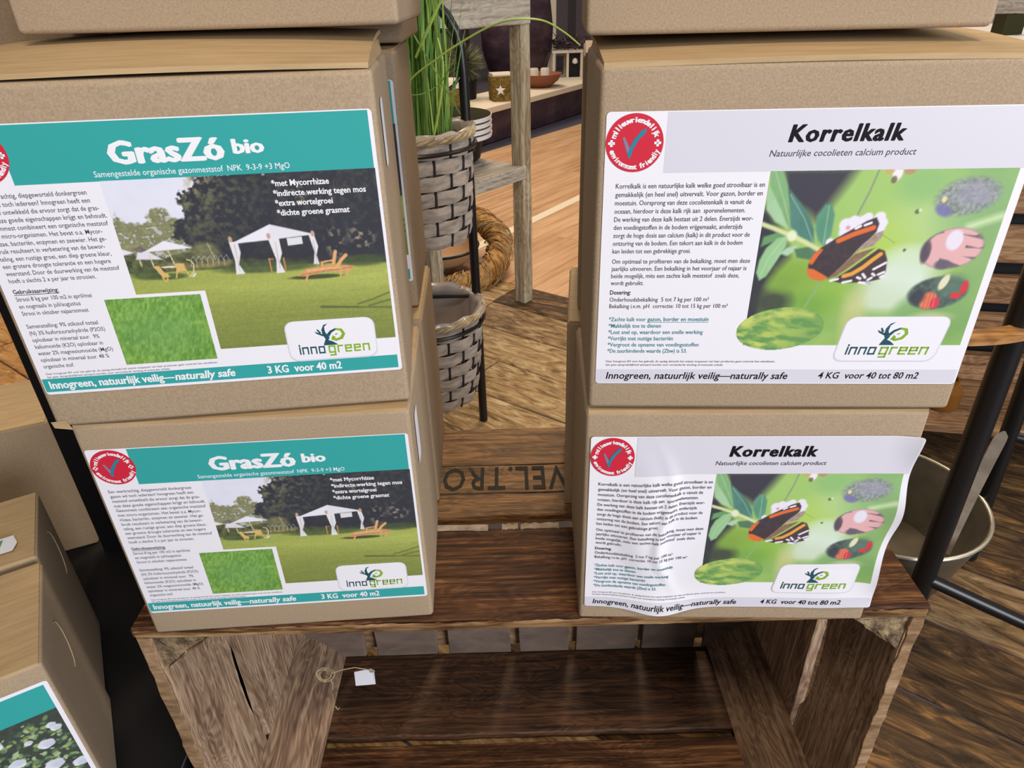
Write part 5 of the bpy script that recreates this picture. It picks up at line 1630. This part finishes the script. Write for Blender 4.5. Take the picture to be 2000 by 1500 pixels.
tp = (1.325, 1.895, -ZF)
t = thing('zinc_tub', 'round dull zinc tub standing on the floor behind the black chair leg', 'tub', tp)
hz = .28
m = MB(); m.lathe([(0, .0), (.24, .0), (.255, .01), (.325, hz), (.317, hz), (.248, .02), (0, .016)], (0, 0, 0), 56); part('tub_body', m, M['zinc'], t, smooth=True)
m = MB(); m.tube([(.325 * math.cos(a), .325 * math.sin(a), hz) for a in [2 * math.pi * i / 56 for i in range(56)]], .0065, 8, closed=True); part('rolled_rim', m, M['zinc_rim'], t, smooth=True, label='pale rolled rim')
m = MB(); m.lathe([(0, .001), (.012, 0)], (0, 0, 0), 10)
# flat bar handle standing up at the right of the tub
hd = MB()
a0_, a1_ = Vector((1.42 - tp[0], 1.665 - tp[1], -.665 + ZF)), Vector((1.630 - tp[0], 1.86 - tp[1], -.315 + ZF))
n = 28
vs = []; fs = []
ax_ = (a1_ - a0_).normalized(); sd = Vector((.85, -.45, 0)).normalized(); th_ = ax_.cross(sd).normalized()
for i in range(n + 1):
    t_ = i / n
    c = a0_ + (a1_ - a0_) * t_ + th_ * .012 * math.sin(math.pi * t_)
    w_ = .0185 * (math.sqrt(max(0, 1 - ((t_ - .93) / .07) ** 2)) * .85 + .15 if t_ > .93 else 1)
    for (p_, q_) in ((-1, -1), (1, -1), (1, 1), (-1, 1)):
        vs.append(c + sd * w_ * p_ + th_ * .007 * q_)
for i in range(n):
    for j in range(4):
        k_ = (j + 1) % 4
        fs.append((i * 4 + j, i * 4 + k_, i * 4 + 4 + k_, i * 4 + 4 + j))
fs += [(3, 2, 1, 0), (n * 4, n * 4 + 1, n * 4 + 2, n * 4 + 3)]
hd.add(vs, fs)
part('handle', hd, M['handle'], t, label='flat grey handle bar standing up')
m = MB(); m.lathe([(0, .004), (.010, .003), (.012, 0)], (0, 0, 0), 12)
m2 = MB(); m2.tube([(.287 * math.cos(R(62)), .287 * math.sin(R(62)), .17), (.280 * math.cos(R(62)), .280 * math.sin(R(62)), .169)], .011, 12)
part('rivet', m2, M['darkpanel'], t, label='dark round rivet hole')

# slatted wooden shelf rack behind the chair
rk = thing('slatted_rack', 'brown slatted wooden rack behind the chair at the right', 'rack', (2.35, 2.75, -ZF), R(-12))
hs = [(.02, .17), (.235, .36), (.42, .56), (.62, .74), (.80, .96), (1.02, 1.17), (1.23, 1.36), (1.42, 1.55)]
for i, (z0, z1) in enumerate(hs):
    m = MB(); m.board(-.75, 1.3, -.02 - .02 * (i % 2), .02, z0, z1, .004, 10, .004, 80 + i, long=0); part('slat', m, M['pallet'], rk)
for x in (-.70, .25, 1.2):
    m = MB(); m.board(x - .04, x + .04, .021, .09, 0, 1.6, .004, 4, .002, 90, long=2); part('upright', m, M['crate_in'], rk)
m = MB(); m.board(-.75, 1.3, -.45, .02, .185, .225, .004, 4, .002, 94, long=0); part('shelf_board', m, M['pallet'], rk)
m = MB(); m.board(-.75, 1.3, .1, .13, 0, 1.6, .003, 2, 0, 96, long=0); part('back_panel', m, M['black'], rk)
t = thing('amber_jar', 'small amber glass jar on the slatted rack shelf', 'jar', (1.90, 2.55, -ZF + .228))
m = MB(); m.lathe([(0, 0), (.06, 0), (.068, .02), (.068, .09), (.04, .12), (.045, .14), (.035, .14), (.035, .11), (0, .10)], (0, 0, 0), 24); part('jar_body', m, M['amber'], t, smooth=True)
# objects glimpsed at the top right corner
t = thing('side_table', 'pale low table top at the upper right corner', 'table', (3.2, 4.2, -ZF))
m = MB(); m.box(-.75, 1.0, -.6, .8, 1.55, 1.60, 0, .005); part('tabletop', m, M['whiteglaze'], t)
for (x, y) in ((-.65, -.5), (.9, -.5), (-.65, .7), (.9, .7)):
    m = MB(); m.box(x - .03, x + .03, y - .03, y + .03, 0, 1.55, 0, .003); part('leg', m, M['blackmetal'], t)
t = thing('dark_crate', 'small dark green crate on the pale table at the upper right corner', 'crate', (2.665, 4.02, -ZF + 1.602), R(4))
m = MB()
m.box(-.055, .055, -.045, .045, 0, .012); m.box(-.055, .055, -.045, -.037, .012, .095); m.box(-.055, .055, .037, .045, .012, .095); m.box(-.055, -.047, -.037, .037, .012, .095); m.box(.047, .055, -.037, .037, .012, .095)
part('crate_body', m, M['olive'], t)
